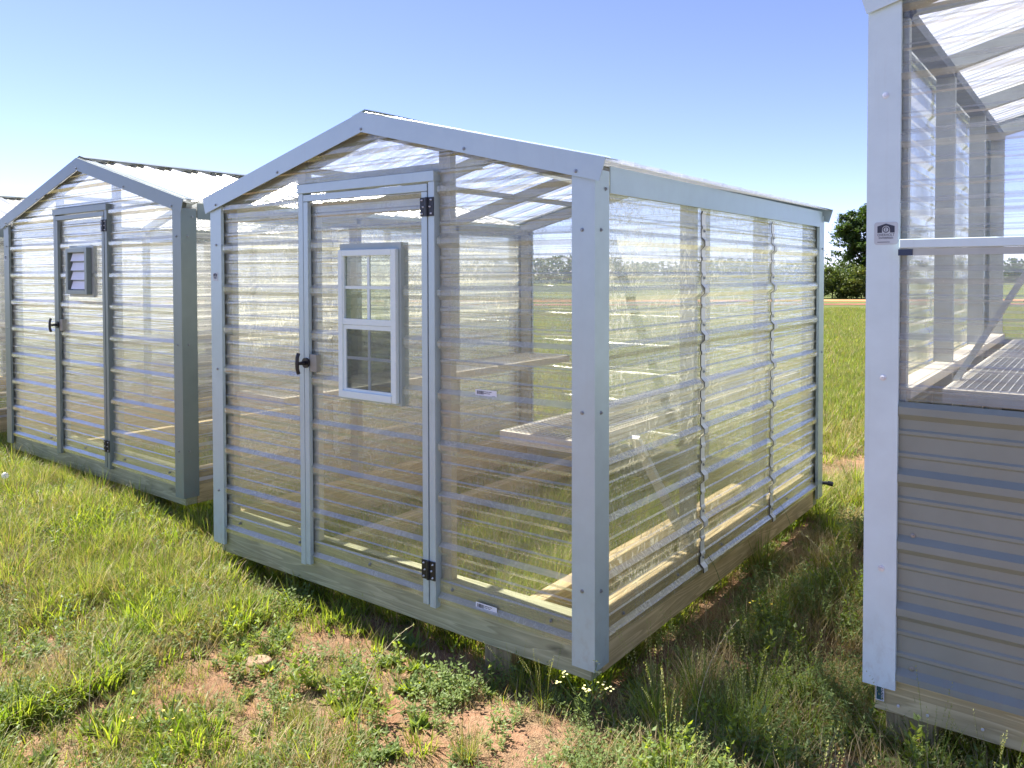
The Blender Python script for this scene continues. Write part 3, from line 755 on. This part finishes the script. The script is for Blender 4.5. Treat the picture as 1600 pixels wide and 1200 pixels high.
LM = dict(green=leafmat('grass_green', (.085, .155, .022), (.23, .32, .055)), lush=leafmat('grass_lush', (.13, .22, .015), (.37, .43, .06), .5),
          straw=leafmat('grass_straw', (.26, .19, .09), (.60, .49, .28), .3), weed=leafmat('weed_leaf', (.11, .17, .045), (.27, .35, .12)),
          dull=leafmat('grass_dull', (.13, .165, .04), (.33, .34, .11)), head=leafmat('seed_heads', (.26, .30, .10), (.50, .48, .22), .4))
class Leaves:
    def __init__(s): s.v = []; s.f = []; s.mi = []; s.t = []; s.mats = []
    def m(s, k):
        if k not in s.mats: s.mats.append(k)
        return s.mats.index(k)
    def blade(s, p, az, h, lean, wd, mk, rnd, seg=4, droop=1.0, tint=None):
        mi = s.m(mk); t = rnd.random() if tint is None else tint; dx, dy = math.cos(az), math.sin(az); sx, sy = -dy, dx
        tw = rnd.uniform(-.8, .8); o = len(s.v); x, y, z = p; ang = lean*.4
        for i in range(seg+1):
            q = i/seg; ww = wd*(1-q**1.6)*.5+.0002
            a = tw*q; ux, uy = sx*math.cos(a)+dx*math.sin(a), sy*math.cos(a)+dy*math.sin(a)
            s.v += [(x-ux*ww, y-uy*ww, z), (x+ux*ww, y+uy*ww, z)]; s.t += [t, t]
            ang = lean*(.4+droop*q*1.3); st = h/seg
            x += dx*math.sin(ang)*st; y += dy*math.sin(ang)*st; z += math.cos(ang)*st
        for i in range(seg): s.f.append((o+2*i, o+2*i+1, o+2*i+3, o+2*i+2)); s.mi.append(mi)
        return (x, y, z)
    def leaf(s, p, az, el, ln, wd, mk, rnd, tint=None):
        mi = s.m(mk); t = rnd.random() if tint is None else tint
        d = Vector((math.cos(az)*math.cos(el), math.sin(az)*math.cos(el), math.sin(el))); sd = Vector((-math.sin(az), math.cos(az), 0)); u = sd.cross(d)
        if rnd.random() < .5: sd = (sd+u*rnd.uniform(-.6, .6)).normalized()
        P = Vector(p); o = len(s.v)
        pts = [P, P+d*ln*.4+sd*wd*.5+u*wd*.12, P+d*ln*.45-u*wd*.08, P+d*ln*.4-sd*wd*.5+u*wd*.12, P+d*ln*.97-u*ln*.1]
        s.v += [tuple(q) for q in pts]; s.t += [t]*5; s.f += [(o, o+1, o+2), (o, o+2, o+3), (o+1, o+4, o+2), (o+2, o+4, o+3)]; s.mi += [mi]*4
    def build(s, name, link=True, parent=None):
        me = bpy.data.meshes.new(name); me.from_pydata(s.v, [], s.f)
        for k in s.mats: me.materials.append(LM[k] if k in LM else M[k])
        me.polygons.foreach_set('material_index', s.mi)
        a = me.attributes.new('tint', 'FLOAT', 'POINT'); a.data.foreach_set('value', s.t); me.update()
        o = bpy.data.objects.new(name, me)
        if link: C.objects.link(o)
        if parent: o.parent = parent
        return o
def clump(kind, seed):
    rnd = random.Random(seed); L_ = Leaves(); g = rnd.gauss; U = rnd.uniform; TAU = 2*math.pi
    if kind == 'turf':
        for _ in range(80):
            r = .13*math.sqrt(rnd.random()); a = U(0, TAU); L_.blade((r*math.cos(a), r*math.sin(a), -.01), U(0, TAU), U(.04, .115), U(.2, 1.3), U(.0028, .005), rnd.choice(['green', 'green', 'lush', 'dull']), rnd, 3)
        for _ in range(18): r = .13*math.sqrt(rnd.random()); a = U(0, TAU); L_.blade((r*math.cos(a), r*math.sin(a), .0), U(0, TAU), U(.05, .13), U(.8, 1.7), U(.002, .004), 'straw', rnd, 3)
    elif kind == 'lush':
        for _ in range(60):
            r = .10*math.sqrt(rnd.random()); a = U(0, TAU); L_.blade((r*math.cos(a), r*math.sin(a), -.01), a+U(-1, 1), U(.06, .19), U(.3, 1.25), rnd.choice([U(.004, .008), U(.007, .013)]), rnd.choice(['lush', 'lush', 'lush', 'green', 'dull']), rnd, 4)
    elif kind == 'tall':
        for _ in range(75):
            r = .06*math.sqrt(rnd.random()); a = U(0, TAU); L_.blade((r*math.cos(a), r*math.sin(a), -.01), a+U(-.7, .7), U(.12, .27), U(.15, .95), U(.0026, .0045), rnd.choice(['green', 'lush', 'dull', 'dull', 'straw']), rnd, 5)
        for _ in range(12): a = U(0, TAU); L_.blade((.03*math.cos(a), .03*math.sin(a), -.01), a, U(.15, .3), U(.5, 1.2), .003, 'straw', rnd, 4)
    elif kind == 'straw':
        for _ in range(55):
            r = .14*math.sqrt(rnd.random()); a = U(0, TAU); L_.blade((r*math.cos(a), r*math.sin(a), U(0, .02)), U(0, TAU), U(.06, .2), U(1.1, 1.65), U(.002, .004), 'straw', rnd, 3, .35)
        for _ in range(10): r = .12*math.sqrt(rnd.random()); a = U(0, TAU); L_.blade((r*math.cos(a), r*math.sin(a), 0), a, U(.04, .1), U(.3, 1.), .003, 'dull', rnd, 3)
    elif kind == 'weed':
        for _ in range(11):
            r = .08*math.sqrt(rnd.random()); a = U(0, TAU); h = U(.04, .15); x, y = r*math.cos(a), r*math.sin(a)
            lean = U(0, .5); top = (x+math.cos(a)*h*lean, y+math.sin(a)*h*lean, h)
            L_.blade((x, y, -.01), a, h*1.05, lean, .0025, 'weed', rnd, 2)
            n = rnd.randint(7, 12)
            for k in range(n):
                q = k/n; b = k*2.4+U(-.4, .4); L_.leaf((x+(top[0]-x)*q, y+(top[1]-y)*q, h*q+.005), b, U(-.1, .7), U(.018, .045)*(1.1-.4*q), U(.009, .02), 'weed', rnd)
    elif kind == 'broad':
        for _ in range(5):
            r = .07*math.sqrt(rnd.random()); a0 = U(0, TAU); x, y = r*math.cos(a0), r*math.sin(a0)
            for k in range(8): L_.leaf((x, y, .004), U(0, TAU), U(.15, .8), U(.04, .10), U(.016, .03), rnd.choice(['weed', 'lush']), rnd)
    elif kind == 'feather':
        for _ in range(8):
            a = U(0, TAU); r = .05*rnd.random(); h = U(.08, .2); lean = U(.1, .7)
            for k in range(26):
                q = k/26; x = math.cos(a)*(r+h*lean*q); y = math.sin(a)*(r+h*lean*q); z = h*q
                L_.leaf((x, y, z), U(0, TAU), U(-.2, .9), U(.012, .026), U(.003, .006), 'weed', rnd)
    elif kind == 'seed':
        for _ in range(9):
            a = U(0, TAU); r = .07*math.sqrt(rnd.random()); h = U(.28, .5); lean = U(.1, .55)
            p0 = (r*math.cos(a), r*math.sin(a), -.01); L_.blade(p0, a, h, lean, .0026, rnd.choice(['dull', 'lush', 'green']), rnd, 6, .8)
            # seed spike along the last third
            x, y, z = p0; ang = lean*.4; seg = 30
            for i in range(seg):
                q = i/seg; ang = lean*(.4+.8*q*1.3); st = h/seg
                x += math.cos(a)*math.sin(ang)*st; y += math.sin(a)*math.sin(ang)*st; z += math.cos(ang)*st
                if q > .6:
                    for _k in range(2): L_.leaf((x, y, z), U(0, TAU), U(.5, 1.2), U(.007, .013), U(.003, .005), 'head', rnd)
        for _ in range(38): a = U(0, TAU); L_.blade((.04*math.cos(a), .04*math.sin(a), -.01), a, U(.12, .32), U(.15, .8), .0042, rnd.choice(['green', 'lush', 'lush']), rnd, 4)
    elif kind == 'litter':
        for _ in range(26):
            r = .16*math.sqrt(rnd.random()); a = U(0, TAU); L_.blade((r*math.cos(a), r*math.sin(a), U(.004, .012)), U(0, TAU), U(.03, .16), U(1.35, 1.62), U(.0015, .0035), 'straw', rnd, 3, .1)
        for _ in range(6):
            r = .16*math.sqrt(rnd.random()); a = U(0, TAU)
            for k in range(5): L_.leaf((r*math.cos(a), r*math.sin(a), .004), U(0, TAU), U(.1, .7), U(.012, .03), U(.006, .012), 'weed', rnd)
    elif kind == 'herb':
        for _ in range(3):
            r = .05*rnd.random(); a = U(0, TAU); h = U(.12, .26); lean = U(0, .35); x, y = r*math.cos(a), r*math.sin(a)
            L_.blade((x, y, -.01), a, h*1.05, lean, .0035, 'weed', rnd, 3)
            for k in range(12):
                q = .15+.85*k/12; L_.leaf((x+math.cos(a)*h*lean*q*.8, y+math.sin(a)*h*lean*q*.8, h*q*.97), k*2.4+U(-.3, .3), U(.1, .8), U(.035, .065)*(1.15-.6*q), U(.014, .024), rnd.choice(['lush', 'weed']), rnd)
    elif kind == 'field':
        for _ in range(190):
            r = .42*math.sqrt(rnd.random()); a = U(0, TAU); L_.blade((r*math.cos(a), r*math.sin(a), -.01), U(0, TAU), U(.06, .2), U(.1, .9), U(.008, .016), rnd.choice(['green', 'dull', 'lush', 'dull', 'straw']), rnd, 2)
    return L_
KINDS = ['turf', 'lush', 'tall', 'straw', 'weed', 'broad', 'feather', 'seed', 'litter', 'herb', 'field']
lib = bpy.data.collections.new('clump_library'); NV = 4; kid = {}
idx = 0; 
for k in KINDS:
    for v in range(NV):
        o = clump(k, hash((len(k), v, 7)) % 9999).build('clump_%03d' % idx, link=False); lib.objects.link(o); kid.setdefault(k, []).append(idx); idx += 1
pts = []   # x,y,z,scale,rot,kind index
rg = random.Random(11)
def ell(px, py, rx, ry): c = px2w(px, py); return (c.x, c.y, rx, ry)
SOIL = [ell(640, 1130, .8, .42), ell(790, 1060, .5, .16), ell(820, 1095, .45, .26), ell(520, 1110, .4, .2), ell(420, 940, .10, .18), ell(60, 1010, .35, .16), ell(1320, 735, .9, .8), ell(1060, 1010, .12, .45), ell(700, 1190, .5, .25), ell(760, 1160, .4, .3), ell(200, 1000, .25, .1), ell(1340, 1185, .2, .08), ell(1180, 860, .12, .4)]
def soilness(x, y):
    s = 0
    for cx, cy_, rx, ry in SOIL:
        d = math.hypot((x-cx)/rx, (y-cy_)/ry); s = max(s, 1-max(0, d-.55)/.8)
    return max(0, min(1, s))
def inside_board(x, y):
    for (x0, x1, y0, y1) in ((-2.53, .02, -.02, 3.02), (-6.1, -3.2, .18, 3.85), (.92, 4.1, .28, 3.55)):
        if x0 < x < x1 and y0 < y < y1:
            ix = min(x-x0, x1-x, y-y0, y1-y); return ix
    return None
def addp(kind, x, y, s=1.0):
    pts.append((x, y, gz(x, y), s, rg.uniform(0, 6.283), rg.choice(kid[kind])))
def scatter_near():
    n = 0
    while n < 26000:
        dep = math.sqrt(rg.uniform(2.0**2, 13.0**2)) if rg.random() < .55 else rg.uniform(2.0, 6.5)
        lat = rg.uniform(-.78, .72)*dep; q = at_depth(lat, dep); x, y = q.x, q.y; n += 1
        ib = inside_board(x, y)
        nz = mnoise.noise(Vector((x*1.1, y*1.1, 4))); nz2 = mnoise.noise(Vector((x*2.7, y*2.7, 9)))
        so = soilness(x, y)
        if rg.random() < so*.93: 
            if rg.random() < .2: addp(rg.choice(['litter', 'litter', 'litter', 'weed', 'broad', 'feather']), x, y, rg.uniform(.4, .8))
            continue
        if ib is not None:
            if ib < .12: continue
            if rg.random() < .12 and nz < 0: addp('straw', x, y, .9); continue
            # floor grass stays below the runners, thicker towards the middle
            if rg.random() < .75+nz*.6: addp(rg.choice(['turf', 'lush', 'lush', 'lush', 'lush', 'tall']), x, y, rg.uniform(.6, 1.05))
            continue
        lit = rg.random()
        if x > .0 and y > -.35 and y < 3.3:          # strip between the greenhouses: weeds and straw
            edge = min(x-.02, .93-x if y > .28 else 9)
            if edge < .22:
                if rg.random() < .5: addp(rg.choice(['straw', 'straw', 'straw', 'weed', 'turf']), x, y, rg.uniform(.35, .6) if edge < .1 else rg.uniform(.5, .8))
                continue
            k = rg.choice(['litter', 'litter', 'straw', 'straw', 'weed', 'weed', 'weed', 'feather', 'broad', 'lush', 'herb'])
            if rg.random() < .035: k = 'seed'
            if nz2 > -.1 or k == 'litter': addp(k, x, y, rg.uniform(.6, .95) if k != 'litter' else 1.1)
            continue
        if y < .3 and x > -1.7 and y > -2.5:         # centre foreground: patchy
            if nz+nz2*.9 < .30: 
                if rg.random() < .26: addp(rg.choice(['litter', 'litter', 'weed', 'broad', 'turf']), x, y, rg.uniform(.5, .8))
                continue
            k = rg.choice(['turf', 'litter', 'straw', 'turf', 'lush', 'broad', 'lush', 'turf', 'weed']); addp(k, x, y, rg.uniform(.5, .85)); continue
        if x < -1.7 and y < 1.2:
            if nz2+.5*nz < -.22 and rg.random() < .6: continue
            if nz2 > .25 and rg.random() < .5: addp('lush', x, y, rg.uniform(.7, 1.15))
            elif x < -2.6 and nz > .0 and rg.random() < .3: addp('tall', x, y, rg.uniform(.6, .95))
            elif y > -.6: addp(rg.choice(['turf', 'lush', 'lush', 'turf', 'straw', 'litter', 'weed', 'tall']), x, y, rg.uniform(.7, 1.1))
            else: addp(rg.choice(['turf', 'straw', 'lush', 'straw', 'turf', 'litter', 'weed', 'weed']), x, y, rg.uniform(.6, .95))
            continue
        addp(rg.choice(['turf', 'turf', 'lush', 'straw', 'tall', 'turf']), x, y, rg.uniform(.7, 1.2))
scatter_near()
for _ in range(15000):
    dep = 9+29*rg.random()**1.5; lat = rg.uniform(-.75, .75)*dep; q = at_depth(lat, dep)
    if inside_board(q.x, q.y) is None: addp('field', q.x, q.y, rg.uniform(.7, 1.2))
# placed tufts
for (px, py, k, s, n, sp) in ((150, 940, 'tall', .9, 9, .14), (40, 900, 'tall', 1.0, 9, .2), (1010, 1150, 'seed', .9, 3, .08), (1150, 1160, 'seed', .9, 4, .12), (1090, 1120, 'tall', .9, 4, .1),
                              (1190, 900, 'tall', 1.2, 4, .06), (1220, 840, 'seed', .7, 3, .25), (1290, 830, 'seed', .75, 4, .25), (730, 1180, 'tall', .6, 2, .03), (470, 1130, 'tall', .5, 3, .06), (250, 1170, 'lush', .9, 8, .2),
                              (1390, 1130, 'feather', 1.1, 16, .2), (1320, 1120, 'feather', 1.0, 12, .2), (960, 1110, 'broad', 1.0, 8, .2), (870, 1090, 'seed', .55, 4, .12), (700, 1010, 'broad', .9, 12, .25), (640, 985, 'lush', .7, 8, .25), (520, 960, 'lush', .8, 12, .2),
                              (350, 830, 'lush', 1.2, 10, .2), (260, 830, 'lush', 1.1, 18, .35), (130, 740, 'tall', .9, 12, .5), (560, 1090, 'herb', .8, 6, .2), (470, 1060, 'herb', .9, 4, .2), (680, 985, 'herb', 1, 5, .2), (420, 1000, 'herb', .8, 3, .2), (340, 850, 'herb', 1.1, 3, .12), (700, 1075, 'weed', .9, 8, .12), (1240, 1000, 'feather', 1.1, 14, .25), (1130, 930, 'weed', 1.1, 12, .25), (1300, 960, 'tall', .8, 8, .25), (1460, 1190, 'lush', .9, 12, .2),
                              (20, 690, 'tall', .8, 10, .5), (480, 1190, 'turf', 1, 8, .2), (950, 1190, 'feather', .9, 12, .25), (1100, 1195, 'feather', .9, 10, .2), (760, 900, 'lush', 1.0, 18, .35), (830, 860, 'tall', .8, 14, .35), (850, 800, 'lush', 1.0, 20, .5)):
    c = px2w(px, py)
    for _ in range(n):
        x, y = c.x+rg.gauss(0, sp*.6), c.y+rg.gauss(0, sp*.6); ib = inside_board(x, y)
        if ib is not None and ib < .13: continue
        addp(k, x, y, s*rg.uniform(.8, 1.15))
gp = bpy.data.meshes.new('grass'); gp.from_pydata([p[:3] for p in pts], [], [])
for nm, ty, i in (('sc', 'FLOAT', 3), ('ro', 'FLOAT', 4), ('id', 'INT', 5)):
    a = gp.attributes.new(nm, ty, 'POINT'); a.data.foreach_set('value', [p[i] for p in pts])
grass = bpy.data.objects.new('grass', gp); C.objects.link(grass); tag(grass, 'sunlit patchy grass, straw and low weeds', 'grass', kind='stuff')
ng = bpy.data.node_groups.new('scatter', 'GeometryNodeTree')
ng.interface.new_socket('Geometry', in_out='INPUT', socket_type='NodeSocketGeometry'); ng.interface.new_socket('Geometry', in_out='OUTPUT', socket_type='NodeSocketGeometry')
gi = ng.nodes.new('NodeGroupInput'); go = ng.nodes.new('NodeGroupOutput')
ci = ng.nodes.new('GeometryNodeCollectionInfo'); ci.inputs['Collection'].default_value = lib; ci.inputs['Separate Children'].default_value = True; ci.inputs['Reset Children'].default_value = True
iop = ng.nodes.new('GeometryNodeInstanceOnPoints'); iop.inputs['Pick Instance'].default_value = True
def attr(nm, ty):
    n = ng.nodes.new('GeometryNodeInputNamedAttribute'); n.data_type = ty; n.inputs['Name'].default_value = nm; return n.outputs[0]
cx_ = ng.nodes.new('ShaderNodeCombineXYZ'); ng.links.new(attr('ro', 'FLOAT'), cx_.inputs[2])
e2r = ng.nodes.new('FunctionNodeEulerToRotation'); ng.links.new(cx_.outputs[0], e2r.inputs[0])
m2p = ng.nodes.new('GeometryNodeMeshToPoints')
ng.links.new(gi.outputs[0], m2p.inputs[0]); ng.links.new(m2p.outputs[0], iop.inputs['Points']); ng.links.new(ci.outputs[0], iop.inputs['Instance'])
ng.links.new(attr('id', 'INT'), iop.inputs['Instance Index']); ng.links.new(e2r.outputs[0], iop.inputs['Rotation']); ng.links.new(attr('sc', 'FLOAT'), iop.inputs['Scale'])
ng.links.new(iop.outputs[0], go.inputs[0])
md = grass.modifiers.new('scatter', 'NODES'); md.node_group = ng

# countable plants -------------------------------------------------
M['petal'] = plain('pale_yellow_petal', (.75, .72, .30), .6); M['fluff'] = plain('seed_fluff', (.85, .84, .80), .9); M['yellow'] = plain('yellow_petal', (.8, .6, .05), .6)
M['stem'] = plain('plant_stem', (.12, .19, .05), .6); M['drystem'] = plain('dry_stem', (.40, .34, .20), .7)
def dandelion(px, py, zt, label, r=.02):
    c = px2w(px, py, zt); z0 = gz(c.x, c.y); t = empty('dandelion', (c.x, c.y, z0)); tag(t, label, 'dandelion', 'dandelion clocks'); h = zt-z0
    MB().tube([(.02, .01, 0), (.01, 0, h*.5), (0, 0, h)], .0018, 5).build('stem', M['stem'], t)
    rnd = random.Random(px); mb = MB()
    for _ in range(170):
        d = Vector((rnd.gauss(0, 1), rnd.gauss(0, 1), rnd.gauss(0, 1))).normalized(); p = Vector((0, 0, h))+d*r*rnd.uniform(.8, 1.05); a = d.orthogonal().normalized()*.003; b_ = d.cross(a)
        mb.add([p-a-b_, p+a-b_, p+a+b_, p-a+b_], [(0, 1, 2, 3)]); mb.add([Vector((0, 0, h)), p, p+a*.12], [(0, 1, 2)])
    mb.build('seed_head', M['fluff'], t)
dandelion(88, 695, .04, 'white dandelion clock in front of the dark-trimmed greenhouse door', .024)
dandelion(8, 743, .02, 'white dandelion clock at the left edge of the photo', .024)
def flower_plant(px, py, label, h, nfl, petal, r=.008, n=6, seed=1, cat='wildflower'):
    c = px2w(px, py); z0 = gz(c.x, c.y); t = empty('flowering_weed', (c.x, c.y, z0)); tag(t, label, cat); rnd = random.Random(seed)
    st = MB(); fl = MB(); L_ = Leaves()
    for i in range(nfl):
        a = rnd.uniform(0, 6.28); sp = rnd.uniform(.02, .13); hh = h*rnd.uniform(.55, 1.0); top = Vector((math.cos(a)*sp, math.sin(a)*sp, hh))
        st.tube([(0, 0, 0), (top.x*.3, top.y*.3, hh*.5), tuple(top)], .0018, 4, .001)
        for k in range(5): q = rnd.uniform(.1, .8); L_.leaf((top.x*q*.7, top.y*q*.7, hh*q), rnd.uniform(0, 6.28), rnd.uniform(0, .8), rnd.uniform(.02, .05), rnd.uniform(.006, .012), 'weed', rnd)
        for j in range(n):
            cpt = top+Vector((rnd.gauss(0, .008), rnd.gauss(0, .008), rnd.gauss(0, .006)))
            for k in range(5):
                b_ = k*1.2566; d = Vector((math.cos(b_), math.sin(b_), .35)).normalized()*r; s_ = Vector((-d.y, d.x, 0))*.45
                fl.add([cpt, cpt+d*.6+s_, cpt+d, cpt+d*.6-s_], [(0, 1, 2, 3)])
    st.build('stem', M['stem'], t); L_.build('leaf_cluster', parent=t); fl.build('blossom', petal, t)
flower_plant(915, 1135, 'weed with clusters of pale yellow flowers below the front right corner post', .24, 9, M['petal'], .0055, 5, 3)
flower_plant(250, 1150, 'small weed with a few yellow flowers in the left foreground grass', .09, 6, M['yellow'], .007, 1, 5)
flower_plant(1190, 990, 'small weed with tiny yellow flowers between the middle and right greenhouses', .16, 6, M['yellow'], .007, 1, 8)
def stalk(px, py, lean_az, h, bend, label, seed, mat='drystem', heads=True):
    c = px2w(px, py); z0 = gz(c.x, c.y); t = empty('grass_stalk', (c.x, c.y, z0)); tag(t, label, 'grass stalk', 'long arching grass stalks')
    P_ = []; x = z = 0; 
    for i in range(15):
        q = i/14; a = bend*q**1.3; P_.append((math.cos(lean_az)*x, math.sin(lean_az)*x, z)); x += math.sin(a)*h/14; z += math.cos(a)*h/14
    MB().tube(P_, .0016, 4, .0008).build('stem', M[mat], t)
    L_ = Leaves(); rnd = random.Random(seed)
    for i in range(9, 15):
        for _ in range(5): L_.leaf(tuple(Vector(P_[i])+Vector((0, 0, 1))*0), rnd.uniform(0, 6.28), rnd.uniform(-.3, .8), .012, .004, 'head', rnd)
    L_.build('seed_spike', parent=t)
stalk(1240, 870, R(215), .62, 1.5, 'dark arching grass stalk leaning on the clear side wall near its far end', 1, 'stem')
stalk(1130, 960, R(200), .58, 1.6, 'dark thin grass stalk bent over the side base board near the middle', 2, 'stem')
stalk(1085, 1180, R(60), .5, 1.0, 'dry pale stalk curving up in front of the right-hand weeds', 3)
stalk(1330, 1010, R(170), .55, 1.3, 'dry pale stalk arching left beside the white corner post', 4)
stalk(140, 1150, R(150), .42, 1.7, 'dry pale stalk bowed over the lower left grass', 5)
stalk(560, 1160, R(80), .48, 1.5, 'dry pale stalk lying across the bare soil in the centre foreground', 6)
# stones
def stone(px, py, s, label, seed, mat, flat=.35, rz=0):
    c = px2w(px, py); bm = bmesh.new(); bmesh.ops.create_icosphere(bm, subdivisions=3, radius=1)
    for v in bm.verts:
        k = 1+.25*mnoise.noise(v.co*1.3+Vector((seed, 0, 0)))+.06*mnoise.noise(v.co*5); v.co = Vector((v.co.x*s*k, v.co.y*s*.6*k, max(-.6, min(.55, v.co.z))*s*flat*k))
    me = bpy.data.meshes.new('stone'); bm.to_mesh(me); bm.free(); me.materials.append(mat); o = bpy.data.objects.new('stone', me); C.objects.link(o)
    o.location = (c.x, c.y, gz(c.x, c.y)+s*flat*.5); o.rotation_euler = (R(6), R(-5), rz); tag(o, label, 'stone')
tan = plain('sandstone', (.27, .18, .115), .9, 0, .3, 30)
stone(402, 1036, .065, 'flat tan stone lying in the grass in the lower left foreground', 1, tan, .3, R(15))
stone(556, 1020, .035, 'thin tan stone chip below the front base board', 2, tan, .35, R(140))
stone(1405, 1185, .03, 'small stone beside the block under the right greenhouse', 4, tan, .6)

# ------------------------------------------------------------------ trees
M['bark'] = plain('bark', (.10, .075, .05), .9, 0, .3, 12)
LM['tree'] = leafmat('tree_leaf', (.022, .05, .012), (.07, .12, .03), .35)
LM['tree2'] = leafmat('bush_leaf', (.05, .085, .018), (.14, .17, .04), .35)
def crown(blobs, n, size, mk, rnd, name, parent):
    V = []; F = []; T = []
    tot = sum(b_[3]**2*b_[4] for b_ in blobs)
    for (bx, by, bz, br, bh) in blobs:
        k = int(n*br*br*bh/tot); tb = rnd.random()
        # sub-clusters on the blob's shell
        subs = []
        for _ in range(max(6, int(26*br*br/2))):
            d = Vector((rnd.gauss(0, 1), rnd.gauss(0, 1), rnd.gauss(0, 1))).normalized(); q = rnd.uniform(.45, 1.0)
            subs.append((Vector((bx, by, bz))+Vector((d.x*br*q, d.y*br*q, d.z*bh*q)), rnd.uniform(.2, .42)*min(1.2, br), rnd.random()))
        for _ in range(k):
            c, r, t = rnd.choice(subs)
            d = Vector((rnd.gauss(0, 1), rnd.gauss(0, 1), rnd.gauss(0, .6))); p = c+d*r*.62
            a = Vector((rnd.gauss(0, 1), rnd.gauss(0, 1), rnd.gauss(0, .7))).normalized(); b2 = a.cross(Vector((rnd.gauss(0, .5), rnd.gauss(0, .5), 1))).normalized()
            s_ = size*rnd.uniform(.6, 1.3); o = len(V); V += [tuple(p-a*s_), tuple(p-b2*s_*.45), tuple(p+a*s_), tuple(p+b2*s_*.45)]; F.append((o, o+1, o+2, o+3)); T += [min(1, max(0, .6*t+.4*rnd.random()))]*4
    me = bpy.data.meshes.new(name); me.from_pydata(V, [], F); me.materials.append(LM[mk]); at = me.attributes.new('tint', 'FLOAT', 'POINT'); at.data.foreach_set('value', T)
    o = bpy.data.objects.new(name, me); C.objects.link(o); o.parent = parent; return o
def tree(lat, dep, blobs, n, size, mk, label, seed, trunk=True, cat='tree', nm='broadleaf_tree', group=None):
    q = at_depth(lat, dep); t = empty(nm, (q.x, q.y, gz(q.x, q.y))); rnd = random.Random(seed); tag(t, label, cat, group)
    wb = []
    for (l, dp, z, r, h) in blobs: v = cr*l+cdir*dp; wb.append((v.x, v.y, z, r, h))
    crown(wb, n, size, mk, rnd, 'crown', t)
    mb = MB(); zt = max(b_[2] for b_ in blobs)
    mb.tube([(0, 0, -.1), (.05, 0, zt*.3), (.1, .05, zt*.55), (0, .1, zt*.85)], .055*zt*.45 if trunk else .05, 8, .03)
    for b_ in wb: mb.tube([(.05, 0, min(b_[2]*.6, zt*.35)), (b_[0]*.5, b_[1]*.5, b_[2]*.75), (b_[0], b_[1], b_[2])], .06 if trunk else .03, 6, .02)
    mb.build('trunk', M['bark'], t); return t
def lat(px, dep): return (px-803.5)/1239.3*dep
tree(lat(1352, 57), 57, [(-.2, 0, 4.9, 1.9, 1.6), (1.2, .4, 5.6, 1.7, 1.5), (-1.2, .2, 3.7, 1.2, 1.1), (.6, -.5, 3.6, 2.0, 1.4), (-1.7, -.2, 4.6, .8, .6), (-1.0, .3, 5.7, .8, .6), (2.2, .2, 4.3, 1.8, 1.8), (.1, 0, 6.2, .9, .6), (1.6, 0, 2.4, 1.8, 1.5), (.0, -.2, 2.5, 1.4, 1.1)], 30000, .13, 'tree',
     'tall dark broadleaf tree standing at the field edge left of the white corner post', 1)
for i, (px, dep, hh, lab) in enumerate(((1300, 55, 2.6, 'rounded bush at the foot of the tall tree, leftmost in the gap'), (1338, 54, 2.2, 'lower olive bush under the tall tree, nearer the white corner post'))):
    tree(lat(px, dep), dep, [(0, 0, hh*.55, 1.3, hh*.45), (-.9, .1, hh*.4, .9, hh*.35), (.8, .1, hh*.38, .9, hh*.34), (.2, -.3, .5, 1.3, .5)], 7000, .10, 'tree2', lab, 10+i, False, 'bush', 'bush')
# far wood as one mass
rnd = random.Random(5); V = []; F = []; T = []
for i in range(330):
    l = -150+300*i/330+rnd.uniform(-.5, .5); dep = 150+rnd.uniform(-6, 6); hh = rnd.uniform(2.6, 4.8)+1.2*mnoise.noise(Vector((l*.05, 0, 0)))
    q = at_depth(l, dep); tt = rnd.random()
    for _ in range(130):
        p = Vector((q.x+rnd.gauss(0, .9), q.y+rnd.gauss(0, .9), gz(q.x, q.y)+hh*rnd.random()**.8)); a = Vector((rnd.gauss(0, 1), rnd.gauss(0, 1), rnd.gauss(0, 1))).normalized(); b_ = a.orthogonal().normalized()
        s_ = .38*rnd.uniform(.6, 1.2); o = len(V); V += [tuple(p-a*s_), tuple(p-b_*s_*.6), tuple(p+a*s_), tuple(p+b_*s_*.6)]; F.append((o, o+1, o+2, o+3)); T += [.7*tt+.3*rnd.random()]*4
me = bpy.data.meshes.new('distant_wood'); me.from_pydata(V, [], F); me.materials.append(LM['tree']); a = me.attributes.new('tint', 'FLOAT', 'POINT'); a.data.foreach_set('value', T)
o = bpy.data.objects.new('distant_wood', me); C.objects.link(o); tag(o, 'low dark wood along the horizon beyond the field', 'wood', kind='stuff')
